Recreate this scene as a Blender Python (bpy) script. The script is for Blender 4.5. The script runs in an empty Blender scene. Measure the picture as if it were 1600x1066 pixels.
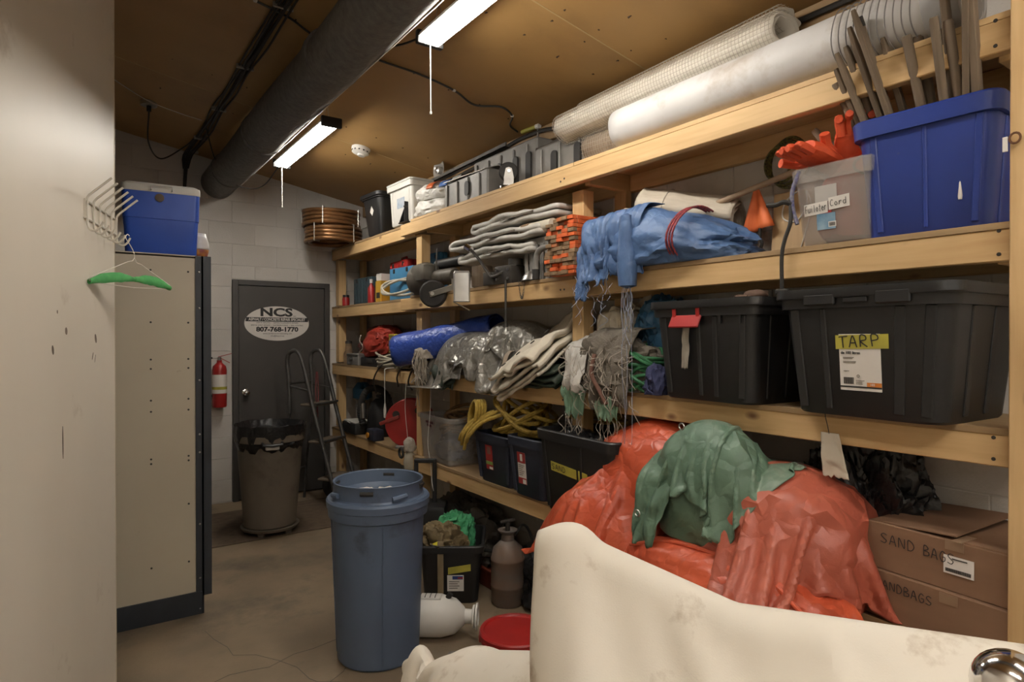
import bpy, bmesh, math, random
import numpy as np
from mathutils import Vector, Matrix, noise

# ------------------------------------------------------------------ camera, world, exposure
SC = bpy.context.scene
COL = SC.collection
EYE = 1.54
cam_d = bpy.data.cameras.new('camera'); cam = bpy.data.objects.new('camera', cam_d); COL.objects.link(cam)
cam_d.sensor_width = 36.0; cam_d.lens = 977.0 / 1600.0 * 36.0; cam_d.clip_start = 0.02
cam.location = (0, 0, EYE)
cam.rotation_euler = (math.radians(90 - 0.35), 0, -math.radians(34.92))
SC.camera = cam
W = bpy.data.worlds.new('room_world'); SC.world = W; W.use_nodes = True
W.node_tree.nodes['Background'].inputs[0].default_value = (0.5, 0.47, 0.43, 1)
W.node_tree.nodes['Background'].inputs[1].default_value = 0.05
SC.view_settings.view_transform = 'Standard'; SC.view_settings.look = 'None'
SC.view_settings.exposure = 0.0; SC.view_settings.gamma = 1.0; SC.view_settings.use_curve_mapping = False
TUBE_POWER = 58.0          # emission of the fluorescent tubes

# ------------------------------------------------------------------ materials
MATS = {}
def _n(nt, t, **kw):
    n = nt.nodes.new(t)
    for k, v in kw.items(): setattr(n, k, v)
    return n
def pm(name, c1, c2=None, rough=0.6, metal=0.0, scale=8.0, bump=0.0, bscale=40.0, stretch=(1, 1, 1), spots=None, spot_scale=5.0,
       spot_lim=(0.6, 0.7), weave=0.0, wscale=300.0, coat=0.0, trans=0.0, alpha=1.0, detail=5.0, spec=0.5, crease=0.0, crscale=9.0):
    """procedural material: two-tone noise colour, optional spots of dirt, fine relief"""
    if name in MATS: return MATS[name]
    m = bpy.data.materials.new(name); m.use_nodes = True; nt = m.node_tree; L = nt.links
    b = nt.nodes['Principled BSDF']
    b.inputs['Roughness'].default_value = rough; b.inputs['Metallic'].default_value = metal
    b.inputs['Specular IOR Level'].default_value = spec
    b.inputs['Coat Weight'].default_value = coat
    b.inputs['Transmission Weight'].default_value = trans
    b.inputs['Alpha'].default_value = alpha
    if c2 is None: c2 = tuple(c * 0.82 for c in c1)
    tc = _n(nt, 'ShaderNodeTexCoord'); oi = _n(nt, 'ShaderNodeObjectInfo')
    add = _n(nt, 'ShaderNodeVectorMath', operation='MULTIPLY_ADD')
    L.new(oi.outputs['Random'], add.inputs[0]); add.inputs[1].default_value = (7.3, 3.1, 5.7)
    L.new(tc.outputs['Object'], add.inputs[2])
    mp = _n(nt, 'ShaderNodeMapping'); L.new(add.outputs[0], mp.inputs[0]); mp.inputs['Scale'].default_value = stretch
    nz = _n(nt, 'ShaderNodeTexNoise'); L.new(mp.outputs[0], nz.inputs['Vector'])
    nz.inputs['Scale'].default_value = scale; nz.inputs['Detail'].default_value = detail
    rp = _n(nt, 'ShaderNodeMapRange'); L.new(nz.outputs['Fac'], rp.inputs[0])
    rp.inputs[1].default_value = 0.32; rp.inputs[2].default_value = 0.68
    mx = _n(nt, 'ShaderNodeMix', data_type='RGBA'); L.new(rp.outputs[0], mx.inputs[0])
    mx.inputs[6].default_value = (*c1, 1); mx.inputs[7].default_value = (*c2, 1)
    col = mx.outputs[2]
    if spots:
        n2 = _n(nt, 'ShaderNodeTexNoise'); L.new(add.outputs[0], n2.inputs['Vector'])
        n2.inputs['Scale'].default_value = spot_scale; n2.inputs['Detail'].default_value = 8
        n2.inputs['Roughness'].default_value = 0.65
        r2 = _n(nt, 'ShaderNodeMapRange'); L.new(n2.outputs['Fac'], r2.inputs[0])
        r2.inputs[1].default_value, r2.inputs[2].default_value = spot_lim
        m2 = _n(nt, 'ShaderNodeMix', data_type='RGBA'); L.new(r2.outputs[0], m2.inputs[0])
        L.new(col, m2.inputs[6]); m2.inputs[7].default_value = (*spots, 1); col = m2.outputs[2]
    L.new(col, b.inputs['Base Color'])
    nrm = None
    if bump:
        n3 = _n(nt, 'ShaderNodeTexNoise'); L.new(mp.outputs[0], n3.inputs['Vector'])
        n3.inputs['Scale'].default_value = bscale; n3.inputs['Detail'].default_value = 4
        bp = _n(nt, 'ShaderNodeBump'); bp.inputs['Strength'].default_value = bump; bp.inputs['Distance'].default_value = 0.01
        L.new(n3.outputs['Fac'], bp.inputs['Height']); nrm = bp.outputs[0]
    if crease:
        v = _n(nt, 'ShaderNodeTexVoronoi', feature='DISTANCE_TO_EDGE'); L.new(add.outputs[0], v.inputs['Vector'])
        v.inputs['Scale'].default_value = crscale
        n5 = _n(nt, 'ShaderNodeTexNoise'); L.new(add.outputs[0], n5.inputs['Vector']); n5.inputs['Scale'].default_value = crscale
        va = _n(nt, 'ShaderNodeVectorMath', operation='MULTIPLY_ADD'); L.new(n5.outputs['Color'], va.inputs[0])
        va.inputs[1].default_value = (0.12, 0.12, 0.12); L.new(add.outputs[0], va.inputs[2]); L.new(va.outputs[0], v.inputs['Vector'])
        b3 = _n(nt, 'ShaderNodeBump'); b3.inputs['Strength'].default_value = crease; b3.inputs['Distance'].default_value = 0.02
        L.new(v.outputs['Distance'], b3.inputs['Height'])
        if nrm: L.new(nrm, b3.inputs['Normal'])
        nrm = b3.outputs[0]
    if weave:
        ch = _n(nt, 'ShaderNodeTexChecker'); L.new(tc.outputs['UV'], ch.inputs['Vector']); ch.inputs['Scale'].default_value = wscale
        b4 = _n(nt, 'ShaderNodeBump'); b4.inputs['Strength'].default_value = weave; b4.inputs['Distance'].default_value = 0.002
        L.new(ch.outputs['Fac'], b4.inputs['Height'])
        if nrm: L.new(nrm, b4.inputs['Normal'])
        nrm = b4.outputs[0]
    if nrm: L.new(nrm, b.inputs['Normal'])
    MATS[name] = m
    return m
def em(name, c, s):
    if name in MATS: return MATS[name]
    m = bpy.data.materials.new(name); m.use_nodes = True; b = m.node_tree.nodes['Principled BSDF']
    b.inputs['Base Color'].default_value = (*c, 1)
    b.inputs['Emission Color'].default_value = (*c, 1); b.inputs['Emission Strength'].default_value = s
    MATS[name] = m; return m
def wood(name, axis, c1=(0.66, 0.45, 0.22), c2=(0.52, 0.325, 0.14), rough=0.62, knots=True):
    """sawn pine: grain stretched along one axis, growth bands and knots"""
    if name in MATS: return MATS[name]
    m = bpy.data.materials.new(name); m.use_nodes = True; nt = m.node_tree; L = nt.links
    b = nt.nodes['Principled BSDF']; b.inputs['Roughness'].default_value = rough
    tc = _n(nt, 'ShaderNodeTexCoord'); oi = _n(nt, 'ShaderNodeObjectInfo')
    add = _n(nt, 'ShaderNodeVectorMath', operation='MULTIPLY_ADD')
    L.new(oi.outputs['Random'], add.inputs[0]); add.inputs[1].default_value = (17.3, 13.1, 15.7); L.new(tc.outputs['Object'], add.inputs[2])
    s = [1, 1, 1]; s[axis] = 0.06
    mp = _n(nt, 'ShaderNodeMapping'); L.new(add.outputs[0], mp.inputs[0]); mp.inputs['Scale'].default_value = s
    g = _n(nt, 'ShaderNodeTexNoise'); L.new(mp.outputs[0], g.inputs['Vector']); g.inputs['Scale'].default_value = 45; g.inputs['Detail'].default_value = 6
    g.inputs['Distortion'].default_value = 0.6
    s2 = [1, 1, 1]; s2[axis] = 0.22
    mp2 = _n(nt, 'ShaderNodeMapping'); L.new(add.outputs[0], mp2.inputs[0]); mp2.inputs['Scale'].default_value = s2
    big = _n(nt, 'ShaderNodeTexNoise'); L.new(mp2.outputs[0], big.inputs['Vector']); big.inputs['Scale'].default_value = 9; big.inputs['Detail'].default_value = 3
    mth = _n(nt, 'ShaderNodeMath', operation='MULTIPLY_ADD'); L.new(big.outputs['Fac'], mth.inputs[0]); mth.inputs[1].default_value = 0.6; 
    m5 = _n(nt, 'ShaderNodeMath', operation='MULTIPLY'); L.new(g.outputs['Fac'], m5.inputs[0]); m5.inputs[1].default_value = 0.55; L.new(m5.outputs[0], mth.inputs[2])
    rp = _n(nt, 'ShaderNodeMapRange'); L.new(mth.outputs[0], rp.inputs[0]); rp.inputs[1].default_value = 0.42; rp.inputs[2].default_value = 0.74
    mx = _n(nt, 'ShaderNodeMix', data_type='RGBA'); L.new(rp.outputs[0], mx.inputs[0])
    mx.inputs[6].default_value = (*c1, 1); mx.inputs[7].default_value = (*c2, 1); col = mx.outputs[2]
    if knots:
        s3 = [1, 1, 1]; s3[axis] = 0.5
        mp3 = _n(nt, 'ShaderNodeMapping'); L.new(add.outputs[0], mp3.inputs[0]); mp3.inputs['Scale'].default_value = s3
        v = _n(nt, 'ShaderNodeTexVoronoi'); L.new(mp3.outputs[0], v.inputs['Vector']); v.inputs['Scale'].default_value = 6.5
        r3 = _n(nt, 'ShaderNodeMapRange'); L.new(v.outputs['Distance'], r3.inputs[0])
        r3.inputs[1].default_value = 0.13; r3.inputs[2].default_value = 0.05
        m3 = _n(nt, 'ShaderNodeMix', data_type='RGBA'); L.new(r3.outputs[0], m3.inputs[0]); L.new(col, m3.inputs[6])
        m3.inputs[7].default_value = (0.16, 0.075, 0.03, 1); col = m3.outputs[2]
    L.new(col, b.inputs['Base Color'])
    bp = _n(nt, 'ShaderNodeBump'); bp.inputs['Strength'].default_value = 0.12; bp.inputs['Distance'].default_value = 0.004
    L.new(g.outputs['Fac'], bp.inputs['Height']); L.new(bp.outputs[0], b.inputs['Normal'])
    MATS[name] = m; return m

M_WX, M_WY, M_WZ = wood('pine_x', 0), wood('pine_y', 1), wood('pine_z', 2)
M_PLY = wood('plywood', 1, (0.36, 0.24, 0.12), (0.26, 0.165, 0.08), 0.75)
M_OLDWOOD = wood('weathered_wood', 2, (0.20, 0.145, 0.095), (0.11, 0.078, 0.05), 0.85)
M_OLDWOODX = wood('weathered_wood_x', 0, (0.27, 0.17, 0.09), (0.14, 0.09, 0.05), 0.85)
M_BLOCK = pm('painted_block', (0.62, 0.585, 0.54), (0.55, 0.515, 0.47), 0.75, scale=2.5, bump=0.25, bscale=120, spots=(0.40, 0.36, 0.31), spot_scale=3.0, spot_lim=(0.62, 0.85))
M_MORTAR = pm('painted_mortar', (0.58, 0.55, 0.505), (0.54,0.51,0.465), 0.85, scale=6)
M_CEIL = pm('ceiling_board', (0.40, 0.235, 0.085), (0.33, 0.19, 0.066), 0.55, scale=1.6, bump=0.06, bscale=60, spots=(0.24, 0.135, 0.05), spot_scale=1.6, spot_lim=(0.55, 0.9))
M_CONC = pm('concrete_floor', (0.25, 0.185, 0.115), (0.155, 0.115, 0.073), 0.7, scale=2.2, bump=0.12, bscale=60, spots=(0.085, 0.066, 0.046), spot_scale=1.7, spot_lim=(0.52, 0.72), detail=9)
M_PANEL = pm('beige_panel', (0.74, 0.68, 0.58), (0.68, 0.62, 0.52), 0.42, scale=1.5, stretch=(1, 1, .35), spots=(0.40, 0.31, 0.22), spot_scale=3.2, spot_lim=(0.61, 0.80))
M_LOCKER = pm('beige_steel', (0.56, 0.495, 0.375), (0.50, 0.44, 0.335), 0.32, scale=1.4, spots=(0.22, 0.17, 0.11), spot_scale=5.0, spot_lim=(0.68, 0.8), bump=0.02, bscale=4)
M_NAVYSTEEL = pm('navy_steel', (0.028, 0.033, 0.042), (0.02, 0.024, 0.03), 0.45)
M_DOOR = pm('door_grey', (0.062, 0.056, 0.050), (0.054, 0.049, 0.044), 0.5, scale=3)
M_DFRAME = pm('door_frame_grey', (0.060, 0.055, 0.050), (0.05, 0.046, 0.042), 0.45, scale=3)
M_BLACK = pm('black_plastic', (0.011, 0.011, 0.0115), (0.016, 0.0155, 0.0155), 0.45, scale=6, spots=(0.035, 0.032, 0.03), spot_scale=6, spot_lim=(0.66, 0.8), bump=0.05, bscale=200)
M_RUBBER = pm('black_rubber', (0.014, 0.013, 0.012), (0.03, 0.026, 0.022), 0.75, scale=12)
M_CABLE = pm('black_cable', (0.018, 0.016, 0.014), (0.028, 0.025, 0.021), 0.5)
M_STEEL = pm('steel', (0.50, 0.49, 0.47), (0.38, 0.37, 0.35), 0.32, 1.0, scale=14)
M_CHROME = pm('chrome', (0.82, 0.81, 0.80), (0.72, 0.71, 0.70), 0.12, 1.0, scale=5)
M_DARKSTEEL = pm('dark_steel', (0.075, 0.068, 0.06), (0.05, 0.044, 0.038), 0.5, 0.5, scale=14)
M_WHITE = pm('white_plastic', (0.70, 0.68, 0.63), (0.62, 0.60, 0.55), 0.45, scale=4)
M_LABEL = pm('white_label', (0.74, 0.70, 0.65), (0.68, 0.64, 0.59), 0.5, scale=6)
M_INK = pm('black_ink', (0.02, 0.018, 0.017), (0.03, 0.028, 0.026), 0.6)
M_RED = pm('red_plastic', (0.36, 0.018, 0.016), (0.28, 0.014, 0.013), 0.35, scale=6)
M_REDP = pm('red_print', (0.38, 0.03, 0.028), None, 0.5)
M_YELLOWTAPE = pm('yellow_tape', (0.47, 0.42, 0.06), (0.36, 0.32, 0.05), 0.5, scale=16)
M_DUCT = pm('duct_wrap', (0.15, 0.142, 0.132), (0.095, 0.09, 0.083), 0.65, scale=30, bump=0.35, bscale=70, spots=(0.11, 0.10, 0.09), spot_scale=50, spot_lim=(0.6, 0.75))
M_FOIL = pm('foil_seam', (0.55, 0.52, 0.46), (0.42, 0.40, 0.36), 0.35, 0.4, scale=10)

# ------------------------------------------------------------------ object helpers
def tag(o, label=None, cat=None, group=None, kind=None):
    if label: o['label'] = label
    if cat: o['category'] = cat
    if group: o['group'] = group
    if kind: o['kind'] = kind
    return o
def thing(name, label, cat, loc=(0, 0, 0), rz=0.0, group=None, rot=None):
    o = bpy.data.objects.new(name, None); COL.objects.link(o); o.empty_display_size = 0.05
    o.location = loc; o.rotation_euler = rot if rot else (0, 0, rz)
    return tag(o, label, cat, group)
def structure(name, label, cat):
    o = bpy.data.objects.new(name, None); COL.objects.link(o)
    return tag(o, label, cat, None, 'structure')
def link(name, me, mat, parent=None, loc=None, rz=None):
    o = bpy.data.objects.new(name, me); COL.objects.link(o)
    if mat and not me.materials: me.materials.append(mat)
    if parent: o.parent = parent
    if loc is not None: o.location = loc
    if rz is not None: o.rotation_euler = (0, 0, rz)
    return o
def copy_tree(o, parent=None):
    c = o.copy(); COL.objects.link(c); c.parent = parent
    for ch in [x for x in bpy.data.objects if x.parent is o]: copy_tree(ch, c)
    return c

class MB:
    """collects shapes and links them as one mesh object"""
    def __init__(s): s.v = []; s.f = []; s.uv = None
    def add(s, vs, fs):
        k = len(s.v); s.v += [tuple(p) for p in vs]; s.f += [tuple(i + k for i in f) for f in fs]; return s
    def box(s, c, d, R=None, ch=0.0):
        """box of size d at centre c; ch chamfers all edges"""
        hx, hy, hz = d[0] / 2, d[1] / 2, d[2] / 2
        if ch <= 0:
            vs = [(x, y, z) for x in (-hx, hx) for y in (-hy, hy) for z in (-hz, hz)]
            fs = [(0, 1, 3, 2), (4, 6, 7, 5), (0, 4, 5, 1), (2, 3, 7, 6), (0, 2, 6, 4), (1, 5, 7, 3)]
        else:
            bm = bmesh.new(); bmesh.ops.create_cube(bm, size=1.0)
            for v in bm.verts: v.co = Vector((v.co.x * d[0], v.co.y * d[1], v.co.z * d[2]))
            bmesh.ops.bevel(bm, geom=bm.edges[:], offset=min(ch, min(d) * 0.45), segments=2 if ch > 0.006 else 1, affect='EDGES', profile=0.6)
            bm.verts.index_update(); vs = [v.co.copy() for v in bm.verts]; fs = [[v.index for v in f.verts] for f in bm.faces]; bm.free()
        vs = [Vector(p) for p in vs]
        if R is not None: vs = [R @ p for p in vs]
        return s.add([(p.x + c[0], p.y + c[1], p.z + c[2]) for p in vs], fs)
    def span(s, a, b, ch=0.0):
        return s.box([(a[i] + b[i]) / 2 for i in range(3)], [abs(b[i] - a[i]) for i in range(3)], None, ch)
    def bar(s, p, q, w, t, up=(0, 0, 1), ch=0.0):
        """rectangular bar from p to q, w across, t along up"""
        p, q = Vector(p), Vector(q); d = q - p; L = d.length; y = d.normalized(); u = Vector(up)
        x = y.cross(u)
        if x.length < 1e-4: x = y.cross(Vector((1, 0, 0)))
        x.normalize(); z = x.cross(y)
        R = Matrix((x, y, z)).transposed()
        return s.box((p + q) / 2, (w, L, t), R, ch)
    def tube(s, pts, r, n=8, caps=True, closed=False):
        pts = [Vector(p) for p in pts]; m = len(pts); rr = r if hasattr(r, '__len__') else [r] * m
        vs, fs = [], []; prev = None
        for i, p in enumerate(pts):
            if closed: t = pts[(i + 1) % m] - pts[i - 1]
            else: t = pts[min(i + 1, m - 1)] - pts[max(i - 1, 0)]
            t = t.normalized() if t.length > 1e-9 else Vector((0, 0, 1))
            if prev is None:
                a = Vector((0, 0, 1)) if abs(t.z) < 0.9 else Vector((1, 0, 0)); x = t.cross(a).normalized()
            else:
                x = (prev - t * prev.dot(t))
                x = x.normalized() if x.length > 1e-6 else t.orthogonal().normalized()
            prev = x; y = t.cross(x)
            for k in range(n):
                an = 2 * math.pi * k / n; vs.append(p + (x * math.cos(an) + y * math.sin(an)) * rr[i])
        for i in range(m if closed else m - 1):
            j = (i + 1) % m
            for k in range(n): fs.append((i * n + k, i * n + (k + 1) % n, j * n + (k + 1) % n, j * n + k))
        if caps and not closed: fs += [tuple(range(n))[::-1], tuple((m - 1) * n + k for k in range(n))]
        return s.add(vs, fs)
    def cyl(s, p, q, r0, r1=None, n=20): return s.tube([p, q], [r0, r0 if r1 is None else r1], n)
    def lathe(s, prof, n=32, c=(0, 0, 0), axis='z', close=False):
        """prof: list of (r, z)"""
        vs, fs = [], []; m = len(prof)
        for r, z in prof:
            for k in range(n):
                a = 2 * math.pi * k / n; x, y = r * math.cos(a), r * math.sin(a)
                p = (x, y, z) if axis == 'z' else ((z, x, y) if axis == 'x' else (y, z, x))
                vs.append((p[0] + c[0], p[1] + c[1], p[2] + c[2]))
        for i in range(m - 1):
            for k in range(n): fs.append((i * n + k, i * n + (k + 1) % n, (i + 1) * n + (k + 1) % n, (i + 1) * n + k))
        if prof[0][0] > 1e-5: fs.append(tuple(range(n))[::-1])
        if prof[-1][0] > 1e-5: fs.append(tuple((m - 1) * n + k for k in range(n)))
        return s.add(vs, fs)
    def loft(s, loops, cap0=True, cap1=True):
        n = len(loops[0]); vs = [p for l in loops for p in l]; fs = []
        for i in range(len(loops) - 1):
            for k in range(n): fs.append((i * n + k, i * n + (k + 1) % n, (i + 1) * n + (k + 1) % n, (i + 1) * n + k))
        if cap0: fs.append(tuple(range(n))[::-1])
        if cap1: fs.append(tuple((len(loops) - 1) * n + k for k in range(n)))
        return s.add(vs, fs)
    def prism(s, poly, t, R=None, c=(0, 0, 0)):
        """polygon in x,z extruded along y by t (centred)"""
        n = len(poly); vs = [Vector((x, -t / 2, z)) for x, z in poly] + [Vector((x, t / 2, z)) for x, z in poly]
        if R is not None: vs = [R @ p for p in vs]
        vs = [p + Vector(c) for p in vs]
        fs = [tuple(range(n)), tuple(range(n, 2 * n))[::-1]] + [(k, k + n, (k + 1) % n + n, (k + 1) % n) for k in range(n)]
        return s.add(vs, fs)
    def grid(s, P, closed_u=False):
        """P: array [nu][nv] of points"""
        nu, nv = len(P), len(P[0]); vs = [tuple(p) for r in P for p in r]; fs = []
        for i in range(nu if closed_u else nu - 1):
            j = (i + 1) % nu
            for k in range(nv - 1): fs.append((i * nv + k, j * nv + k, j * nv + k + 1, i * nv + k + 1))
        return s.add(vs, fs)
    def mesh(s, name='mesh', smooth=False, angle=None):
        me = bpy.data.meshes.new(name); me.from_pydata(s.v, [], s.f)
        bm = bmesh.new(); bm.from_mesh(me); bmesh.ops.recalc_face_normals(bm, faces=bm.faces[:]); bm.to_mesh(me); bm.free()
        if smooth:
            me.polygons.foreach_set('use_smooth', [True] * len(me.polygons))
            if angle: me.set_sharp_from_angle(angle=math.radians(angle))
        me.update(); return me
    def build(s, name, mat, parent=None, smooth=True, angle=35, solid=0.0, sub=0, kind=None, label=None):
        me = s.mesh(name, smooth, angle); o = link(name, me, mat, parent)
        if sub: m = o.modifiers.new('sub', 'SUBSURF'); m.levels = m.render_levels = sub
        if solid: m = o.modifiers.new('solid', 'SOLIDIFY'); m.thickness = solid; m.offset = 0
        if kind: o['kind'] = kind
        if label: o['label'] = label
        return o

def rrect(hx, hy, z, r, k=4, cx=0.0, cy=0.0):
    """rounded rectangle loop"""
    r = min(r, hx * 0.999, hy * 0.999); out = []
    for sx, sy, a0 in ((1, 1, 0), (-1, 1, 90), (-1, -1, 180), (1, -1, 270)):
        for i in range(k + 1):
            a = math.radians(a0 + 90 * i / k)
            out.append((cx + sx * (hx - r) + r * math.cos(a), cy + sy * (hy - r) + r * math.sin(a), z))
    return out
def bez(pts, n=24):
    """smooth curve through points (Catmull-Rom)"""
    P = [Vector(p) for p in pts]; P = [P[0] * 2 - P[1]] + P + [P[-1] * 2 - P[-2]]; out = []
    m = len(P) - 3; per = max(2, n // m)
    for i in range(m):
        a, b, c, d = P[i:i + 4]
        for k in range(per):
            t = k / per
            out.append(0.5 * ((2 * b) + (c - a) * t + (2 * a - 5 * b + 4 * c - d) * t * t + (3 * b - a - 3 * c + d) * t ** 3))
    out.append(P[-2].copy()); return out
def text(body, size, mat, parent, loc, rot, name='lettering', bold=0.0, sx=1.0, align='CENTER', ext=0.0004):
    c = bpy.data.curves.new(name, 'FONT'); c.body = body; c.size = size; c.align_x = align; c.align_y = 'CENTER'; c.offset = bold
    c.extrude = ext; c.resolution_u = 3
    tmp = bpy.data.objects.new(name, c); COL.objects.link(tmp)
    dg = bpy.context.evaluated_depsgraph_get(); me = bpy.data.meshes.new_from_object(tmp.evaluated_get(dg))
    bpy.data.objects.remove(tmp); me.materials.clear(); me.materials.append(mat)
    o = bpy.data.objects.new(name, me); COL.objects.link(o); o.parent = parent; o.location = loc; o.rotation_euler = rot; o.scale = (sx, 1, 1)
    return o
STROKES = {  # handwriting, unit box
 'S': [[(.85, .9), (.4, 1), (.1, .75), (.45, .5), (.8, .3), (.55, .02), (.05, .1)]], 'A': [[(.05, 0), (.45, 1), (.9, 0)], [(.2, .38), (.8, .38)]],
 'N': [[(.1, 0), (.12, 1), (.8, .05), (.85, 1)]], 'D': [[(.12, 0), (.12, 1), (.6, .9), (.88, .5), (.6, .08), (.1, 0)]],
 'B': [[(.1, 0), (.12, 1), (.6, .95), (.7, .72), (.2, .52), (.8, .42), (.8, .12), (.1, 0)]], 'G': [[(.85, .85), (.45, 1), (.1, .5), (.4, 0), (.8, .12), (.82, .45), (.5, .45)]],
 'T': [[(0, .95), (1, 1)], [(.42, .97), (.5, 0)]], 'R': [[(.15, 0), (.15, 1), (.7, .95), (.75, .62), (.18, .48), (.9, 0)]], 'P': [[(.3, 0), (.2, 1), (.8, .98), (.9, .62), (.25, .5)]],
 'F': [[(.8, 1), (.15, .95), (.15, 0)], [(.15, .5), (.65, .52)]], 'C': [[(.85, .88), (.45, 1), (.12, .55), (.35, .05), (.85, .1)]],
 'u': [[(.1, .6), (.12, .1), (.5, 0), (.8, .15), (.85, .6)], [(.85, .3), (.9, 0)]], 'i': [[(.4, .6), (.45, 0)], [(.42, .8), (.45, .85)]], 'l': [[(.4, 1), (.45, 0)]],
 'o': [[(.5, .6), (.12, .35), (.45, 0), (.85, .25), (.5, .6)]], 't': [[(.45, .95), (.45, .05), (.7, 0)], [(.15, .65), (.8, .66)]], 'e': [[(.1, .32), (.8, .35), (.5, .6), (.12, .3), (.5, 0), (.85, .1)]],
 'y': [[(.1, .6), (.45, .1)], [(.85, .6), (.3, -.4)]], 'r': [[(.2, 0), (.2, .6)], [(.2, .4), (.5, .62), (.8, .55)]], 'd': [[(.75, .5), (.3, .55), (.12, .2), (.5, 0), (.78, .2), (.8, 1), (.82, 0)]]}
def handwriting(word, wid, hgt, pen, mat, parent, M, name='handwriting'):
    """strokes in the local x,z plane (y = 0), placed with matrix M"""
    mb = MB(); n = len(word); cw = wid / n
    for i, ch in enumerate(word):
        for st in STROKES.get(ch, []):
            pts = bez([(i * cw + p[0] * cw * 0.86, 0, p[1] * hgt) for p in st], 4 * len(st)) if len(st) > 2 else [Vector((i * cw + p[0] * cw * 0.86, 0, p[1] * hgt)) for p in st]
            for a, b in zip(pts, pts[1:]):
                if (b - a).length > 1e-5: mb.bar(a, b + (b - a).normalized() * pen * 0.3, pen, 0.0006, up=(0, 1, 0))
    mb.v = [tuple(M @ Vector(p)) for p in mb.v]
    return mb.build(name, mat, parent, smooth=False)

# ------------------------------------------------------------------ the room
XW, YB, YR = 2.52, 6.29, -4.7           # right wall, back wall, rear wall
def ceil_z(x): return 3.358 - 0.183 * x
fl = MB(); fl.span((-2.4, YR - 0.1, -0.12), (XW + 0.1, YB + 0.1, 0.0))
o = fl.build('floor', M_CONC, smooth=False); tag(o, 'stained brownish concrete floor with hairline cracks', 'floor', kind='structure')
cr = MB(); rnd = random.Random(4)
for x0, y0, dx, dy, n in ((0.55, 3.6, 0.05, -0.09, 12), (0.35, 3.05, 0.085, 0.02, 9), (0.6, 2.2, 0.06, 0.10, 10)):
    p = Vector((x0, y0, 0.0006))
    for k in range(n):
        q = p + Vector((dx + rnd.uniform(-.05, .05), dy + rnd.uniform(-.05, .05), 0)); cr.bar(p, q, 0.0016, 0.0008); p = q
cr.build('floor_crack', M_INK, o, smooth=False)

def block_wall(root, axis, lo, hi, zmax, holes, face, proud, seed):
    """painted concrete blocks laid in running bond, one mesh shared by all whole blocks"""
    rnd = random.Random(seed); L, H, G, T = 0.40, 0.20, 0.004, 0.02
    def mesh(l, h):
        mb = MB(); d = (l - G, T, h - G) if axis == 'x' else (T, l - G, h - G)
        mb.box((0, 0, 0), d, None, 0.0025); me = mb.mesh('brick', True, 40); me.materials.append(M_BLOCK); return me
    whole = mesh(L, H); cache = {}
    row = 0; z = 0.01
    while z < 3.4:
        s = lo - (L / 2 if row % 2 else 0)
        while s < hi:
            a, b, z0, z1 = max(s, lo), min(s + L, hi), z, z + H
            s += L
            if b - a < 0.03: continue
            pieces = [(a, b, z0, z1)]
            for (h0, h1, hz) in holes:
                new = []
                for (p0, p1, q0, q1) in pieces:
                    if p1 <= h0 or p0 >= h1 or q0 >= hz: new.append((p0, p1, q0, q1)); continue
                    if p0 < h0 - 0.02: new.append((p0, h0, q0, q1))
                    if p1 > h1 + 0.02: new.append((h1, p1, q0, q1))
                    if q1 > hz + 0.02: new.append((max(p0, h0), min(p1, h1), hz, q1))
                pieces = new
            for (p0, p1, q0, q1) in pieces:
                if q0 > zmax((p0)) - 0.01: continue
                key = (round(p1 - p0, 3), round(q1 - q0, 3))
                me = whole if key == (L, H) else cache.setdefault(key, mesh(*key))
                c = (p0 + p1) / 2; off = face + proud * rnd.uniform(-.0012, .0012)
                link('brick', me, M_BLOCK, root, (c, off, (q0 + q1) / 2) if axis == 'x' else (off, c, (q0 + q1) / 2))
        row += 1; z += H

wb = structure('wall_back', 'cream painted concrete block wall around the grey door', 'wall')
mb = MB(); mb.span((-1.6, YB, 0), (1.2, YB + 0.1, 3.7)); mb.span((2.12, YB, 0), (XW + 0.1, YB + 0.1, 3.7)); mb.span((1.2, YB, 2.08), (2.12, YB + 0.1, 3.7)); mb.span((1.2, YB + 0.08, 0), (2.12, YB + 0.1, 2.08))
mb.build('mortar_bed', M_MORTAR, wb, smooth=False)
block_wall(wb, 'x', -0.6, XW, lambda x: ceil_z(x) , [(1.195, 2.12, 2.09)], YB + 0.006, -1, 3)
wr = structure('wall_right', 'white painted concrete block wall behind the lumber shelves', 'wall')
mb = MB(); mb.span((XW, YR, 0), (XW + 0.1, YB, 3.1)); mb.build('mortar_bed', M_MORTAR, wr, smooth=False)
block_wall(wr, 'y', 0.0, YB, lambda y: 2.88, [], XW + 0.0065, -1, 5)
# tall panelled partition on the left, seen along its face
PD = Vector((0.274, 0.9617, 0)); PN = Vector((0.9617, -0.274, 0)); P1 = Vector((0.134, 3.076, 0))
def part_pt(t, out, z): p = P1 - PD * t + PN * out; return Vector((p.x, p.y, z))
wl = structure('wall_left', 'tall beige painted metal partition with scuffs and rust marks', 'wall')
def part_box(mb, t0, t1, o0, o1, z0, z1):
    c = [part_pt(t, q, z) for z in (z0, z1) for (t, q) in ((t0, o0), (t1, o0), (t1, o1), (t0, o1))]
    mb.add(c, [(0, 1, 2, 3), (7, 6, 5, 4), (0, 4, 5, 1), (1, 5, 6, 2), (2, 6, 7, 3), (3, 7, 4, 0)])
mb = MB(); part_box(mb, 0.0, 8.1, -0.10, 0.0, 0, 3.75); mb.build('wall_panel', M_PANEL, wl, smooth=False)
M_SCUFF = pm('scuff_mark', (.10, .075, .055), (.2, .15, .11), .7, scale=30)
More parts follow.
